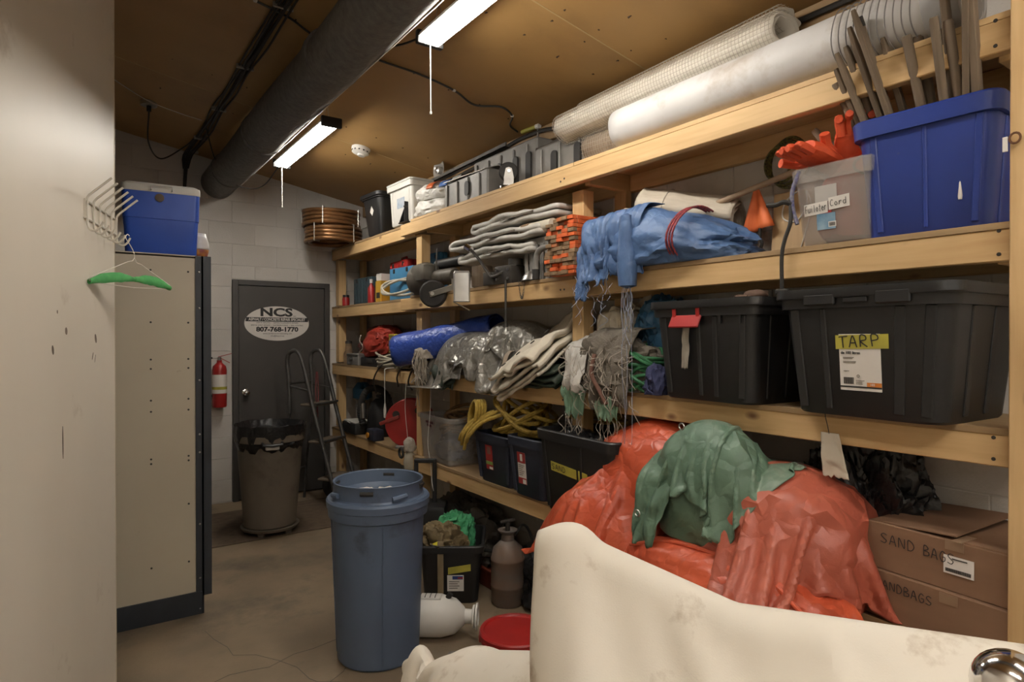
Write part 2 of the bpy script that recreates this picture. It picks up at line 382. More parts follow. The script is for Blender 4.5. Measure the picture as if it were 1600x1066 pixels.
for (tt, z, w, h, tl) in ((.616, 1.20, .008, .11, .02), (.263, 1.535, .022, .035, .3), (.30, 1.47, .006, .028, -.5), (.27, 1.46, .004, .03, -.45), (.58, 1.56, .02, .025, .1), (.70, 1.50, .016, .03, .2), (.66, 1.62, .008, .012, 0)):
    m9 = MB(); a = [part_pt(tt + w / 2 * math.cos(q) + tl * h / 2 * math.sin(q), .0008, z + h / 2 * math.sin(q)) for q in [2 * math.pi * k / 10 for k in range(10)]]; m9.loft([a, [p - PN * .002 for p in a]]); m9.build('scuff', M_SCUFF, wl, smooth=False)
mb = MB(); part_box(mb, -0.004, 0.0, -0.10, 0.002, 0, 3.6); mb.build('edge_strip', M_LOCKER, wl, smooth=False)
ws = structure('wall_side', 'painted block wall far to the left behind the steel unit', 'wall')
mb = MB(); mb.span((-1.6, 2.0, 0), (-1.5, YB, 3.75)); mb.build('wall_panel', M_MORTAR, ws, smooth=False)
o = MB().span((-2.4, YR - 0.1, 0), (XW + 0.1, YR, 3.75)).build('wall_rear', pm('rear_white', (.74, .72, .68), None, .8), None, smooth=False)
tag(o, 'plain painted wall behind the viewer', 'wall', kind='structure')
ce = structure('ceiling', 'sloping brown painted board ceiling with thin seams', 'ceiling')
def ceil_panel(x0, x1, y0, y1):
    mb = MB(); t = 0.02
    mb.add([(x, y, ceil_z(x) + dz) for dz in (0, t) for (x, y) in ((x0, y0), (x1, y0), (x1, y1), (x0, y1))],
           [(0, 1, 2, 3), (7, 6, 5, 4), (0, 4, 5, 1), (1, 5, 6, 2), (2, 6, 7, 3), (3, 7, 4, 0)])
    mb.build('panel', M_CEIL, ce, smooth=False)
ys = [-5.07, -2.63, -0.19, 2.25, 4.69, YB + 0.05]; xs = [-2.36, -1.14, 0.08, 1.30, XW + 0.02]
for y0, y1 in zip(ys, ys[1:]):
    for x0, x1 in zip(xs, xs[1:]): ceil_panel(x0, x1 - 0.0005, y0 + 0.0015, y1 - 0.0015)
M_SEAM = pm('seam_caulk', (0.50, 0.36, 0.18), None, 0.6)
for y in ys[1:5]:
    MB().bar((-1.5, y, ceil_z(-1.5) - .0005), (XW, y, ceil_z(XW) - .0005), 0.007, 0.003).build('seam_strip', M_SEAM, ce, smooth=False)
nl = MB(); rnd = random.Random(2)
for y in (2.0, 2.5, 1.0, 3.3, 4.4, 4.95, 2.19, 2.31):
    for k in range(9):
        x = 0.5 + 0.22 * k + rnd.uniform(-.02, .02); nl.cyl((x, y + rnd.uniform(-.02, .02), ceil_z(x) - 0.001), (x, y, ceil_z(x) + 0.004), 0.005, n=6)
nl.build('nail_heads', pm('nail_rust', (0.07, 0.04, 0.02), None, 0.7), ce, smooth=False, kind='stuff')
o = MB().span((2.47, -4.6, 2.795), (XW, YB - 0.02, 2.895)).build('trim_1', pm('trim_brown', (0.34, 0.215, 0.10), (0.27, 0.165, 0.075), 0.6, scale=6), None, smooth=False)
tag(o, 'brown painted wooden plate along the top of the block wall', 'trim', kind='structure')

# ------------------------------------------------------------------ door with sign
dr = structure('door_1', 'dark grey steel door with a white oval company sign', 'door')
mb = MB(); mb.span((1.20, YB - 0.035, 0), (1.25, YB + 0.05, 2.08), 0.003); mb.span((2.065, YB - 0.035, 0), (2.115, YB + 0.05, 2.08), 0.003); mb.span((1.25, YB - 0.035, 2.03), (2.065, YB + 0.05, 2.08), 0.003)
mb.build('door_frame', M_DFRAME, dr, smooth=False)
lf = MB().span((1.253, YB - 0.022, 0.012), (2.062, YB + 0.022, 2.027), 0.003).build('door_leaf', M_DOOR, dr, smooth=False)
mb = MB(); mb.lathe([(0.0, 0), (0.033, 0), (0.033, 0.006), (0.012, 0.012), (0.012, 0.035), (0.026, 0.045), (0.029, 0.06), (0.02, 0.072), (0, 0.075)], 20, (0, 0, 0), 'y')
mb.v = [(1.315 + x, YB - 0.022 - y, 1.02 + z) for x, y, z in mb.v]; mb.build('door_knob', M_CHROME, dr)
for z in (0.25, 1.05, 1.80): MB().cyl((2.068, YB - 0.04, z - .05), (2.068, YB - 0.04, z + .05), 0.007, n=8).build('hinge', M_DFRAME, dr)
SX, SZ, SA, SB = 1.605, 1.672, 0.302, 0.166
sg = MB(); n = 64
sg.loft([[(SX + SA * s * math.cos(2 * math.pi * k / n), y, SZ + SB * s * math.sin(2 * math.pi * k / n)) for k in range(n)] for y, s in ((YB - 0.022, 1), (YB - 0.0245, 1))])
sg.build('sign_plate', M_LABEL, dr, smooth=False)
ys_ = YB - 0.0250
MB().prism([(SX - .293, SZ + .018), (SX + .293, SZ + .018), (SX + .293, SZ + .058), (SX - .286, SZ + .058)], 0.0008, None, (0, ys_, 0)).build('sign_band', M_INK, dr, smooth=False)
RT = (math.radians(90), 0, 0)
text('NCS', 0.108, M_INK, dr, (SX - .01, ys_, SZ + 0.105), RT, bold=0.004, sx=1.45)
text('INC.', 0.017, M_INK, dr, (SX + .165, ys_, SZ + 0.072), RT)
text('ASPHALT / CONCRETE REPAIR SPECIALIST', 0.037, M_LABEL, dr, (SX, ys_ - .0006, SZ + 0.038), RT, bold=0.0010, sx=0.76)
text('CRACK SEALING  \u2022  ASPHALT/CONCRETE REPAIRS', 0.0185, M_INK, dr, (SX, ys_, SZ + 0.006), RT, sx=0.95)
text('BRIDGE JOINT SERVICE  \u2022  WATERPROOFING  \u2022  SEAL COATING', 0.0185, M_INK, dr, (SX, ys_, SZ - 0.018), RT, sx=0.92)
text('807-768-1770', 0.060, M_INK, dr, (SX, ys_, SZ - 0.058), RT, bold=0.0026, sx=1.16)
text('www.northernconcretesealing.com', 0.019, M_INK, dr, (SX, ys_, SZ - 0.097), RT, sx=1.0)
text('info@tbaytel.net', 0.019, M_INK, dr, (SX, ys_, SZ - 0.120), RT)

# ------------------------------------------------------------------ lumber shelving along the right wall
XF = 2.10
LEV = [2.33, 1.75, 1.18, 0.534]; BH, DT = 0.089, 0.019
TOP = [z + BH + DT for z in LEV]              # deck heights 2.438, 1.858, 1.288, 0.642
sh = thing('lumber_shelving', 'tall four-level shelving built of pine two-by-fours along the block wall', 'shelving', (2.3, 3.4, 0))
def spart(name, a, b, mat, ch=0.003):
    mb = MB(); c = [(a[i] + b[i]) / 2 for i in range(3)]; mb.box((0, 0, 0), [abs(b[i] - a[i]) for i in range(3)], None, ch)
    o = link(name, mb.mesh(name), mat, sh, (c[0] - 2.3, c[1] - 3.4, c[2])); return o
for i, z in enumerate(LEV):
    spart('beam', (XF, 0.60, z), (XF + .038, 4.54, z + BH), M_WY)
    spart('beam', (XF + .040, 4.37, z - .012), (XF + .078, 6.26, z + BH - .012), M_WY)
    spart('ledger', (XW - .045, 0.60, z), (XW - .008, 6.26, z + BH), M_WY)
    spart('deck_board', (XF - (0.004 if i else 0), 0.60, z + BH), (XW - .008, 2.455, z + BH + DT), M_PLY if i else M_WY, 0.001)
    spart('deck_board', (XF - (0.004 if i else 0), 2.458, z + BH), (XW - .008, 4.36, z + BH + DT), M_PLY if i else M_WY, 0.001)
    spart('deck_board', (XF + .038, 4.363, z + BH - .012), (XW - .008, 6.26, z + BH + DT - .012), M_PLY, 0.001)
    for y in (0.66, 2.44, 4.23, 6.14): spart('joist', (XF + .08, y - .019, z), (XW - .046, y + .019, z + BH - .0005), M_WX)
for y0, y1 in ((2.485, 2.574), (4.255, 4.344), (6.165, 6.254)):
    x0 = XF + .0785 if y0 > 6 else (XF + .092 if y0 < 3 else XF + .040)
    zs = [0] + [v for z in LEV[::-1] for v in (z - .012, z + BH + DT)]
    for z0, z1 in zip(zs[0:7:2], zs[1:8:2]): spart('post', (x0, y0, z0), (x0 + .075, y1, z1), M_WZ)
for y0, y1 in ((2.41, 2.499), (4.255, 4.344), (6.165, 6.254)): spart('rear_post', (XW - .09, y0, 0), (XW - .047, y1, LEV[0]), M_WZ)
spart('end_post', (XF - .040, 0.525, 0), (XF - .002, 0.615, 2.92), M_WZ)
spart('end_post', (XW - .09, 0.535, 0), (XW - .047, 0.598, 2.80), M_WZ)
for z, y in ((2.42, .66), (2.35, .66), (1.835, .65), (1.77, .65), (1.26, .66), (1.20, .66), (2.37, 2.53), (2.36, 2.56), (1.79, 2.53), (1.79, 2.56), (1.21, 2.54), (1.24, 2.52)):
    mb = MB(); mb.lathe([(0, 0), (0.0055, 0), (0.0055, 0.0015), (0, 0.002)], 8, (0, 0, 0), 'x'); o = link('screw_head', mb.mesh('screw_head', True, 40), M_DARKSTEEL, sh, (XF - 0.0015 - 2.3, y - 3.4, z))

# ------------------------------------------------------------------ fluorescent shop lights (the room's lamps in view, plus unseen ones added for fill)
M_TUBE = em('tube_glow', (1.0, 0.955, 0.88), TUBE_POWER)
M_DIFF = pm('reflector_white', (0.78, 0.77, 0.74), None, 0.4)
def shop_light(y0, y1, label, x=1.39):
    z = ceil_z(x) - .159
    t = thing('shop_light', label, 'light', (x, (y0 + y1) / 2, z), 0, 'hanging fluorescent shop lights'); h = (y1 - y0) / 2
    mb = MB(); prof = [(-.066, .010), (-.060, .028), (-.03, .045), (.03, .045), (.060, .028), (.066, .010), (.061, .010), (.055, .024), (.028, .039), (-.028, .039), (-.055, .024), (-.061, .010)]
    mb.prism(prof, 2 * h - 0.04); mb.build('reflector', M_DIFF, t, smooth=False)
    for s in (-1, 1):
        c = MB(); c.box((0, s * (h - .012), 0.014), (0.138, 0.03, 0.066), None, 0.008); c.build('end_cap', M_BLACK, t)
        tb = MB(); tb.cyl((s * 0.029, -h + 0.03, 0.0), (s * 0.029, h - 0.03, 0.0), 0.0175, n=12); tb.build('tube', M_TUBE, t)
        w = MB(); w.tube([(-.025, s * (h - .12), .045), (0, s * (h - .10), ceil_z(x) - z)], 0.0016, 5); w.tube([(.025, s * (h - .12), .045), (0, s * (h - .10), ceil_z(x) - z)], 0.0016, 5)
        w.build('hanger_wire', M_STEEL, t)
    pc = MB(); pc.tube([(0, h - .02, -.01), (0.002, h - .02, -.33)], 0.003, 6); pc.lathe([(0, 0), (.006, .004), (.006, .014), (0, .02)], 8, (0.002, h - .02, -.345)); pc.build('pull_cord', M_WHITE, t)
shop_light(4.06, 5.30, 'lit shop light farther off, hanging near the block wall')
shop_light(1.45, 2.69, 'lit shop light cut off by the top edge of the picture')
shop_light(-1.15, 0.09, 'added fill shop light overhead behind the viewer')  # unseen fixture, added to brighten the near shelves and canvas
shop_light(-3.75, -2.51, 'added fill shop light farthest behind the viewer')  # added out of view for more fill from behind the camera
shop_light(-1.15, 0.09, 'added fill shop light over the viewer beside the partition', -.05)  # extra unseen row, added to light the shelf fronts and partition
shop_light(-3.75, -2.51, 'added fill shop light by the rear wall beside the partition', -.05)  # also added and unseen, frontal fill for the shelves

# ------------------------------------------------------------------ duct, cables and fittings under the ceiling
t = thing('round_duct', 'dark wrapped round duct running under the ceiling with a silver seam', 'duct', (1.08, 2.0, 2.96))
mb = MB(); pts = [(0, -4.6 + 0.3 * k, 0.01 * math.sin(k * .9)) for k in range(30)]; pts[-1] = (0, YB - 2.0, 0)
mb.tube(pts, 0.142, 28); mb.build('duct_body', M_DUCT, t)
for y in (3.75, 2.6, 1.15, -1.2):
    mb = MB(); mb.lathe([(0.142, -.03), (0.150, -.025), (0.150, .025), (0.142, .03)], 28, (0, y, 0.0), 'y'); mb.build('duct_band', M_DUCT, t)
mb = MB(); a0 = math.radians(-52)
P = [[(0.147 * math.cos(a0 + da) , y, 0.147 * math.sin(a0 + da) + 0.006 * noise.noise((0, y * 6, 3))) for da in (-.06 + .035 * noise.noise((y * 5, 0, 0)), 0.07 + .04 * noise.noise((y * 4, 2, 0)))] for y in [-4 + 0.1 * k for k in range(83)]]
mb.grid(P); mb.build('seam_tape', M_FOIL, t, solid=0.003)
t = thing('cable_bundle', 'bundle of black cables strapped along the ceiling and down the back wall', 'cable', (0.83, 4.6, 3.2)); rnd = random.Random(8)
for k in range(6):
    off = (k - 2.5) * 0.013; mb = MB()
    pts = [(0.02 + off + rnd.uniform(-.008, .008), y, ceil_z(.83 + off) - 3.2 - 0.014 - rnd.uniform(0, .018) - (0.01 if k % 2 else 0)) for y in [-6.8 + .42 * j for j in range(20)]] + [(-.01 + off, 1.60 - .01 * k, -.05), (-.02 + off * .5, 1.645 - .006 * k, -0.16)]
    if k in (1, 3, 4): pts += [(-.03 + off * .4, 1.65, -.4), (-.045 + off * .3, 1.65, -.9), (-.05 + off * .3, 1.65, -1.6)]
    mb.tube(bez(pts, 80), 0.0065 if k != 3 else 0.010, 6); mb.build('cable', M_CABLE, t)
for y in (-1.4, -.55, .3, 1.1, 1.55): MB().box((0.02, y, -.02), (0.10, 0.012, 0.028), None, 0.003).build('cable_strap', M_STEEL, t)
def wire(name, label, pts, r, mat, clips=(), group=None, n=60):
    c = Vector(pts[0]); t = thing(name, label, 'cable', c, 0, group); mb = MB(); mb.tube([Vector(p) - c for p in bez(pts, n)], r, 6); mb.build('cable', mat, t)
    for q in clips:
        q = Vector(q) - c; MB().box((q.x, q.y, q.z), (0.02, 0.014, 0.014), None, 0.003).build('cable_clip', M_WHITE, t)
def cz(x, y, d=0.008): return (x, y, ceil_z(x) - d)
wire('ceiling_cable', 'black cable sagging from the cable bundle across to the near shop light', [cz(.74, 3.29), cz(.9, 3.28, .02), cz(1.11, 3.34, .02), cz(1.35, 3.05, .05), (1.385, 2.70, 2.985)], 0.006, M_CABLE, [cz(.74, 3.29)])
wire('ceiling_cable', 'wavy black cable stapled across the ceiling towards the shelves with white clips', [cz(1.10, 3.32), cz(1.39, 3.31), cz(1.62, 3.25, .014), cz(1.855, 3.26), cz(2.02, 3.30, .016), cz(2.15, 3.20), cz(2.263, 3.24), cz(2.33, 3.36), cz(2.42, 3.40)], 0.006, M_CABLE, [cz(1.39, 3.31), cz(1.855, 3.26), cz(2.263, 3.24)])
wire('wall_conduit', 'thick black conduit along the wooden plate above the white rolls', [(2.455, 0.2, 2.84), (2.455, 1.4, 2.845), (2.455, 2.2, 2.835), (2.45, 2.9, 2.83), (2.455, 3.2, 2.865), (2.46, 3.5, 2.87), (2.46, 3.9, 2.82), (2.46, 4.6, 2.78)], 0.013, M_CABLE)
t = thing('cable_connector', 'small yellow plug connector on the wooden plate at the ceiling', 'connector', (2.44, 3.30, 2.90), 0.1); MB().cyl((0, -.07, 0), (0, .07, 0), 0.013, n=10).build('body', M_YELLOWTAPE, t); MB().cyl((0, -.10, 0), (0, -.07, 0), 0.017, n=10).build('cap', M_WHITE, t); MB().bar((.0, -.085, -.11), (0, -.085, 0), .012, .006).build('strap', M_STEEL, t)
wire('ceiling_cable', 'thin pale wire along the ceiling beside the partition', [cz(-.3, 4.6), cz(.1, 4.95), cz(.263, 5.13), cz(.45, 5.25, .02), cz(.65, 5.25, .03), cz(.80, 5.3)], 0.003, M_WHITE)
wire('ceiling_cable', 'black cord looping from the ceiling socket to the cable bundle', [cz(.45, 5.32, .06), cz(.47, 5.6, .22), cz(.58, 5.85, .25), cz(.75, 5.8, .10), cz(.81, 5.7, .03)], 0.006, M_CABLE)
wire('ceiling_cable', 'black cord hanging from the bundle behind the duct to the far light', [cz(.83, 5.35), cz(.95, 5.6, .2), cz(1.1, 5.65, .33), cz(1.3, 5.6, .3), (1.385, 5.30, 2.96)], 0.005, M_CABLE)
t = thing('ceiling_socket', 'small round metal ceiling box with a black plug', 'socket', (0.45, 5.32, ceil_z(.45)), 0)
MB().lathe([(0.055, 0), (0.055, -.03), (0.0, -.032)], 16).build('box', M_STEEL, t); MB().cyl((0, 0, -.03), (0, 0, -.07), 0.016, n=10).build('plug', M_RUBBER, t)
t = thing('smoke_detector', 'round white smoke detector on the ceiling seam', 'smoke detector', (1.84, 4.70, ceil_z(1.84)), 0, rot=(0, math.radians(10.4), 0))
MB().lathe([(0.072, 0), (0.072, -.018), (0.066, -.022), (0.066, -.040), (0.05, -.048), (0, -.050)], 28).build('body', M_WHITE, t)
MB().lathe([(0.03, -.048), (0.028, -.062), (0, -.064)], 16, (.01, 0, 0)).build('sensor_cap', M_WHITE, t)
for k in range(12):
    a = k * math.pi / 6; MB().box((0.0665 * math.cos(a), 0.0665 * math.sin(a), -.031), (.004, .012, .010), Matrix.Rotation(a, 3, 'Z')).build('vent', M_INK, t, smooth=False)

# ------------------------------------------------------------------ left side: steel unit, cooler, hook rack, hanger
t = thing('steel_cabinet', 'beige steel cabinet end panel with dark navy post and kick strip', 'cabinet', (0.2, 4.1, 0))
MB().span((-.75, -.25, 0.10), (.375, -.243, 1.985)).build('end_panel', M_LOCKER, t, smooth=False)
MB().span((-.75, -.243, 0.10), (.375, .30, 1.975)).build('body', M_LOCKER, t, smooth=False)
MB().span((-.76, -.25, 1.975), (.378, .31, 1.992), .002).build('top_panel', M_LOCKER, t, smooth=False)
mb = MB(); mb.span((.376, -.262, 0.0), (.384, -.20, 1.99)); mb.span((.376, -.262, 0.10), (.424, -.255, 1.99)); mb.span((.345, -.258, 0.0), (.384, -.252, 1.99)); mb.build('corner_post', M_NAVYSTEEL, t, smooth=False)
MB().span((-.76, -.262, 0.0), (.380, -.252, 0.125)).build('kick_strip', M_NAVYSTEEL, t, smooth=False)
MB().span((.376, -.20, 0.0), (.380, .30, 0.12)).build('kick_strip', M_NAVYSTEEL, t, smooth=False)
for x in (-.07, .13, .31):
    for z in (.3, .62, .86, .885, 1.14, 1.2, 1.37, 1.42, 1.62, 1.9): 
        if (x, z) not in ((.13, .62), (-.07, .885)): MB().cyl((x, -.2495, z), (x, -.252, z), .0055, n=8).build('bolt_hole', M_INK, t)
for z in (.03, .2, .5, .9, 1.0, 1.3, 1.7, 1.9): MB().lathe([(.006, -.2585), (.004, -.263), (0, -.264)], 8, (0, 0, 0), 'y').build('rivet', M_STEEL, t).location = (.364, 0, z)
# cooler
t = thing('cooler', 'blue plastic cooler with white lid on top of the steel cabinet', 'cooler', (0.40, 4.06, 1.993), math.radians(-4))
M_BLUE = pm('cooler_blue', (0.030, 0.10, 0.52), (0.024, 0.08, 0.43), 0.4, scale=4)
mb = MB(); mb.loft([rrect(.168, .15, 0.0, .03), rrect(.172, .155, .01, .03), rrect(.180, .165, .19, .03), rrect(.184, .168, .192, .03), rrect(.187, .17, .335, .03)]); mb.build('body', M_BLUE, t)
mb = MB(); mb.loft([rrect(.189, .172, .335, .03), rrect(.191, .174, .34, .03), rrect(.189, .172, .372, .03), rrect(.17, .155, .384, .03)]); mb.build('lid', M_WHITE, t)
MB().tube([(-.05, -.176, .345), (-.05, -.190, .345), (-.05, -.192, .368), (.05, -.192, .368), (.05, -.190, .345), (.05, -.176, .345)], .0035, 6).build('handle', M_WHITE, t)
MB().lathe([(.022, -.168), (.022, -.176), (0, -.177)], 16, (0, 0, 0), 'y').build('badge', pm('badge_brown', (.10, .06, .03), None, .5), t).location = (-.01, 0, .305)
# snack bag
t = thing('snack_bag', 'crumpled white orange and purple snack bag beside the cooler', 'bag', (0.60, 4.02, 1.993), .3)
def bag_pts(w, h, d, seed):
    P = []
    for i in range(17):
        u = i / 16; row = []
        for k in range(24):
            a = 2 * math.pi * k / 24; th = math.sin(math.pi * min(1, max(.02, u))) ** .6 if u < .9 else .25
            q = 1 + .18 * noise.noise((math.cos(a) * 2, math.sin(a) * 2, u * 3 + seed))
            row.append((w * math.cos(a) * (.55 + .45 * math.sin(math.pi * u * .9 + .15)) * q, d * math.sin(a) * th * q, h * u))
        P.append(row)
    return P
P = bag_pts(.045, .15, .03, 2); 
def strip(P, a, b): m = MB(); m.grid([r + [r[0]] for r in P[a:b + 1]]); return m
strip(P, 0, 6).build('printed_base', pm('snack_print', (.55, .25, .04), (.20, .03, .07), .35, scale=25), t, solid=.001)
strip(P, 6, 16).build('bag_body', pm('snack_white', (.72, .70, .68), (.6, .58, .56), .35, scale=20), t, solid=.001)
# hook rack on the partition
t = thing('hook_rack', 'white wire coat rack with six double hooks on the beige partition', 'coat rack', part_pt(.2, 0, 1.94), 0)
c0 = Vector(t.location)
def rp(tt, out, z): return part_pt(tt, out, z) - c0
M_WIRE = pm('white_coated_wire', (.72, .68, .60), (.62, .58, .50), .4)
mb = MB(); mb.tube([rp(.40, .004, 2.03), rp(.005, .004, 2.03), rp(.005, .004, 1.967), rp(.40, .004, 1.967)], .004, 6, closed=True); mb.build('wall_frame', M_WIRE, t)
for k in range(6):
    tt = .385 - .077 * k; mb = MB()
    mb.tube(bez([rp(tt, .085, 2.115), rp(tt, .045, 2.078), rp(tt, .012, 2.045), rp(tt, .008, 2.02), rp(tt, .008, 1.96), rp(tt, .014, 1.93), rp(tt, .032, 1.922), rp(tt, .048, 1.936), rp(tt, .058, 1.955)], 40), .0042, 7); mb.build('hook', M_WIRE, t)
# wire hanger with a green cloth
RC = Vector((.70, .71, 0)); hc = Vector((.185, 2.87, 0))
t = thing('wire_hanger', 'white wire hanger with a green cloth strip on the coat rack', 'hanger', (hc.x, hc.y, 1.735), math.atan2(RC.y, RC.x))
mb = MB(); mb.tube(bez([(-.015, 0, .20), (-.026, 0, .205), (-.034, 0, .19), (-.012, 0, .165), (.006, 0, .14), (.010, 0, .118)], 24), .0016, 6); mb.tube([(.010, 0, .118), (.0, 0, .105), (-.022, 0, .10), (-.200, 0, .022), (-.205, 0, .012), (-.19, 0, .004), (.0, 0, 0.0), (.195, 0, .010), (.21, 0, .018), (.205, 0, .026), (.045, 0, .095), (.020, 0, .100), (.010, 0, .118)], .0016, 6); mb.build('wire', M_WIRE, t)
M_GRN = pm('green_cloth', (.10, .42, .13), (.06, .30, .09), .8, scale=30)
for s, x0, x1, z0, z1 in ((-1, -.205, .005, .006, .032), (1, .005, .208, .032, .014)):
    P = []
    for i in range(22):
        u = i / 21; x = x0 + (x1 - x0) * u; zc = z0 + (z1 - z0) * u + .012 * math.sin(math.pi * u); w = .008 + .012 * math.sin(math.pi * u)
        P.append([(x, .004 * math.cos(v * 6.28) * 2, zc + w * math.sin(v * 6.28) + .004 * noise.noise((x * 40, v * 3, 0))) for v in [j / 10 for j in range(11)]])
    MB().grid(P).build('cloth_strip', M_GRN, t, solid=.0015)
# fire extinguisher on the back wall
t = thing('fire_extinguisher', 'red fire extinguisher with white label hanging on the block wall by the door', 'extinguisher', (1.075, 6.20, 0.90))
MB().lathe([(0, 0), (.058, .003), (.062, .02), (.062, .34), (.055, .375), (.03, .40), (.022, .41), (.022, .43), (0, .432)], 24).build('cylinder', M_RED, t)
MB().lathe([(.0632, .13), (.0632, .30)], 24).build('label', M_LABEL, t, solid=.0006)
MB().lathe([(.0637, .165), (.0637, .19)], 24).build('label_band', M_YELLOWTAPE, t, solid=.0006)
mb = MB(); mb.cyl((0, 0, .43), (0, 0, .46), .016, n=12); mb.cyl((0, 0, .45), (-.06, -.01, .452), .006, n=8); mb.build('valve', M_STEEL, t)
mb = MB(); mb.bar((-.01, 0, .46), (.10, -.02, .49), .018, .006); mb.bar((0, 0, .455), (.085, -.02, .405), .018, .006); mb.build('lever', M_RED, t)
MB().tube(bez([(-.06, -.01, .452), (-.10, -.01, .445), (-.14, 0, .41), (-.16, .01, .33), (-.10, .0, .18), (-.066, 0, .10)], 30), .009, 8).build('hose', M_RUBBER, t)
MB().box((0, .075, .33), (.05, .02, .08)).build('bracket', M_DARKSTEEL, t, smooth=False)
# mat by the door
o = MB().span((.55, 4.98, 0.0), (1.98, 5.92, .008), .003).build('floor_mat', pm('mat_brown', (.11, .075, .045), (.075, .05, .03), .9, scale=18), None, smooth=False)
tag(o, 'dark brown floor mat lying before the grey door', 'mat')

# ------------------------------------------------------------------ cloth, tarp and container builders
def nz(x, y, z): return noise.noise((x, y, z))
ICO = {}
def ico(sub):
    if sub not in ICO:
        bm = bmesh.new(); bmesh.ops.create_icosphere(bm, subdivisions=sub, radius=1.0); bm.verts.index_update()
        ICO[sub] = ([v.co.copy() for v in bm.verts], [tuple(v.index for v in f.verts) for f in bm.faces]); bm.free()
    return ICO[sub]
def lump(hx, hy, hz, seed=0, amp=.16, fold=.16, freq=1.6, along=None, sub=5, p=2.6, fine=.05, lean=(0, 0), zmin=0.0, facets=0, rings=0.0):
    """crumpled heap: a bulging body with sharp-ridged folds, resting flat on z = 0"""
    D, F = ico(sub); mb = MB(); s3 = Vector((seed * 3.17, seed * 1.73, seed * 2.31)); rnd = random.Random(seed)
    pl = []
    for k in range(facets):
        d = Vector((rnd.gauss(0, 1), rnd.gauss(0, 1), rnd.gauss(0, .8))).normalized(); pl.append((d, rnd.uniform(.78, .98)))
    al = Vector(along).normalized() if along else None; out = []
    for d in D:
        r = 1.0 / (abs(d.x) ** p + abs(d.y) ** p + abs(d.z) ** p) ** (1 / p)
        for n_, o_ in pl:
            c = d.dot(n_)
            if c > .05: r = min(r, o_ * 1.12 / c)
        q = d.copy()
        if al: q = q - al * q.dot(al) * .72
        q = q + .35 * Vector((nz(*(d * 1.7 + s3)), nz(*(d * 1.7 + s3 + Vector((9, 0, 0)))), nz(*(d * 1.7 + s3 + Vector((0, 9, 0))))))
        r *= 1 + amp * nz(*(d * 1.25 + s3))
        f1 = 1 - abs(nz(*(q * freq + s3))) * 2.2; f2 = 1 - abs(nz(*(q * freq * 2.3 + s3 * 2))) * 2.2; f3 = 1 - abs(nz(*(q * freq * 5.1 + s3 * 3))) * 2.2
        r *= 1 + fold * (f1 - .45) + fold * .5 * (f2 - .45) + fine * (f3 - .45)
        z = hz * (d.z * r + .55) / 1.55
        x, y = hx * d.x * r, hy * d.y * r
        if rings: x *= 1 + rings * nz(0, 0, z * 30)
        z = max(z, zmin) if z < .02 else z
        out.append((x + lean[0] * z, y + lean[1] * z, z))
    return mb.add(out, F)
def folded(ny, nlay, dep, wid, th, seed=0, rough=1.0, front=.05, droop=0.0, slump=0.0):
    """tarp folded to and fro: serpentine section in y,z extruded along x; front edges staggered"""
    sec = []
    for k in range(nlay):
        z0 = th * (k + .5); ys_ = [-wid / 2 + wid * i / ny for i in range(ny + 1)]
        if k % 2: ys_ = ys_[::-1]
        e = 1 if not k % 2 else -1; inset = .03 * nz(k * 1.7, seed, 0)
        for i, y in enumerate(ys_): sec.append((y * (1 + inset), z0, k))
        if k < nlay - 1:
            for a in (-60, -20, 20, 60): sec.append((e * (wid / 2 * (1 + inset)) + e * th * .62 * math.cos(math.radians(a)), z0 + th * .5 + th * .5 * math.sin(math.radians(a)), k))
    nx = 14; P = []
    for (y, z, k) in sec:
        row = []; fx = front * nz(k * 2.1, y * 3, seed + 5) + .4 * front * nz(k * 5, y * 9, seed)
        for i in range(nx + 1):
            u = i / nx; x = -dep / 2 + fx * (1 - u) + dep * u
            zz = z + rough * (.016 * nz(x * 5 + seed, y * 5, k * .35) + .008 * nz(x * 14, y * 14 + seed, k * .6)) * (1 + k * .25)
            zz -= droop * max(0, (.25 - u)) ** 1.2 * 2 * (1 + .3 * nz(y * 6, k, seed)); zz -= slump * (2 * y / wid) ** 2 * (z / (th * nlay))
            row.append((x, y + rough * .012 * nz(x * 6, z * 20, seed), max(zz, .002 + .0015 * k) if not droop else zz))
        P.append(row)
    return MB().grid(P)
def roll(length, r, seed=0, turns=2.5, gap=.012, flat=1.0, wob=.01, n=30, axis='x', r_end=None):
    """sheet rolled up: spiral section swept along an axis"""
    N = int(turns * n); sec = [(r - gap * turns * (1 - i / N) , 2 * math.pi * turns * i / N) for i in range(N + 1)]; P = []
    nx = 24
    for (rr, a) in sec:
        row = []
        for i in range(nx + 1):
            u = i / nx; k = 1 + ((r_end / r - 1) * u if r_end else 0)
            q = rr * k * (1 + wob * 6 * nz(math.cos(a) * 1.2, math.sin(a) * 1.2, u * 4 + seed)) + wob * .3 * nz(math.cos(a) * 5, math.sin(a) * 5, u * 14 + seed)
            x = length * u + (.02 * nz(a, seed, 0) if i in (0, nx) else 0); c, s = q * math.cos(a), q * math.sin(a) * flat
            row.append((x, c, s) if axis == 'x' else (c, x, s))
        P.append(row)
    return MB().grid(P)
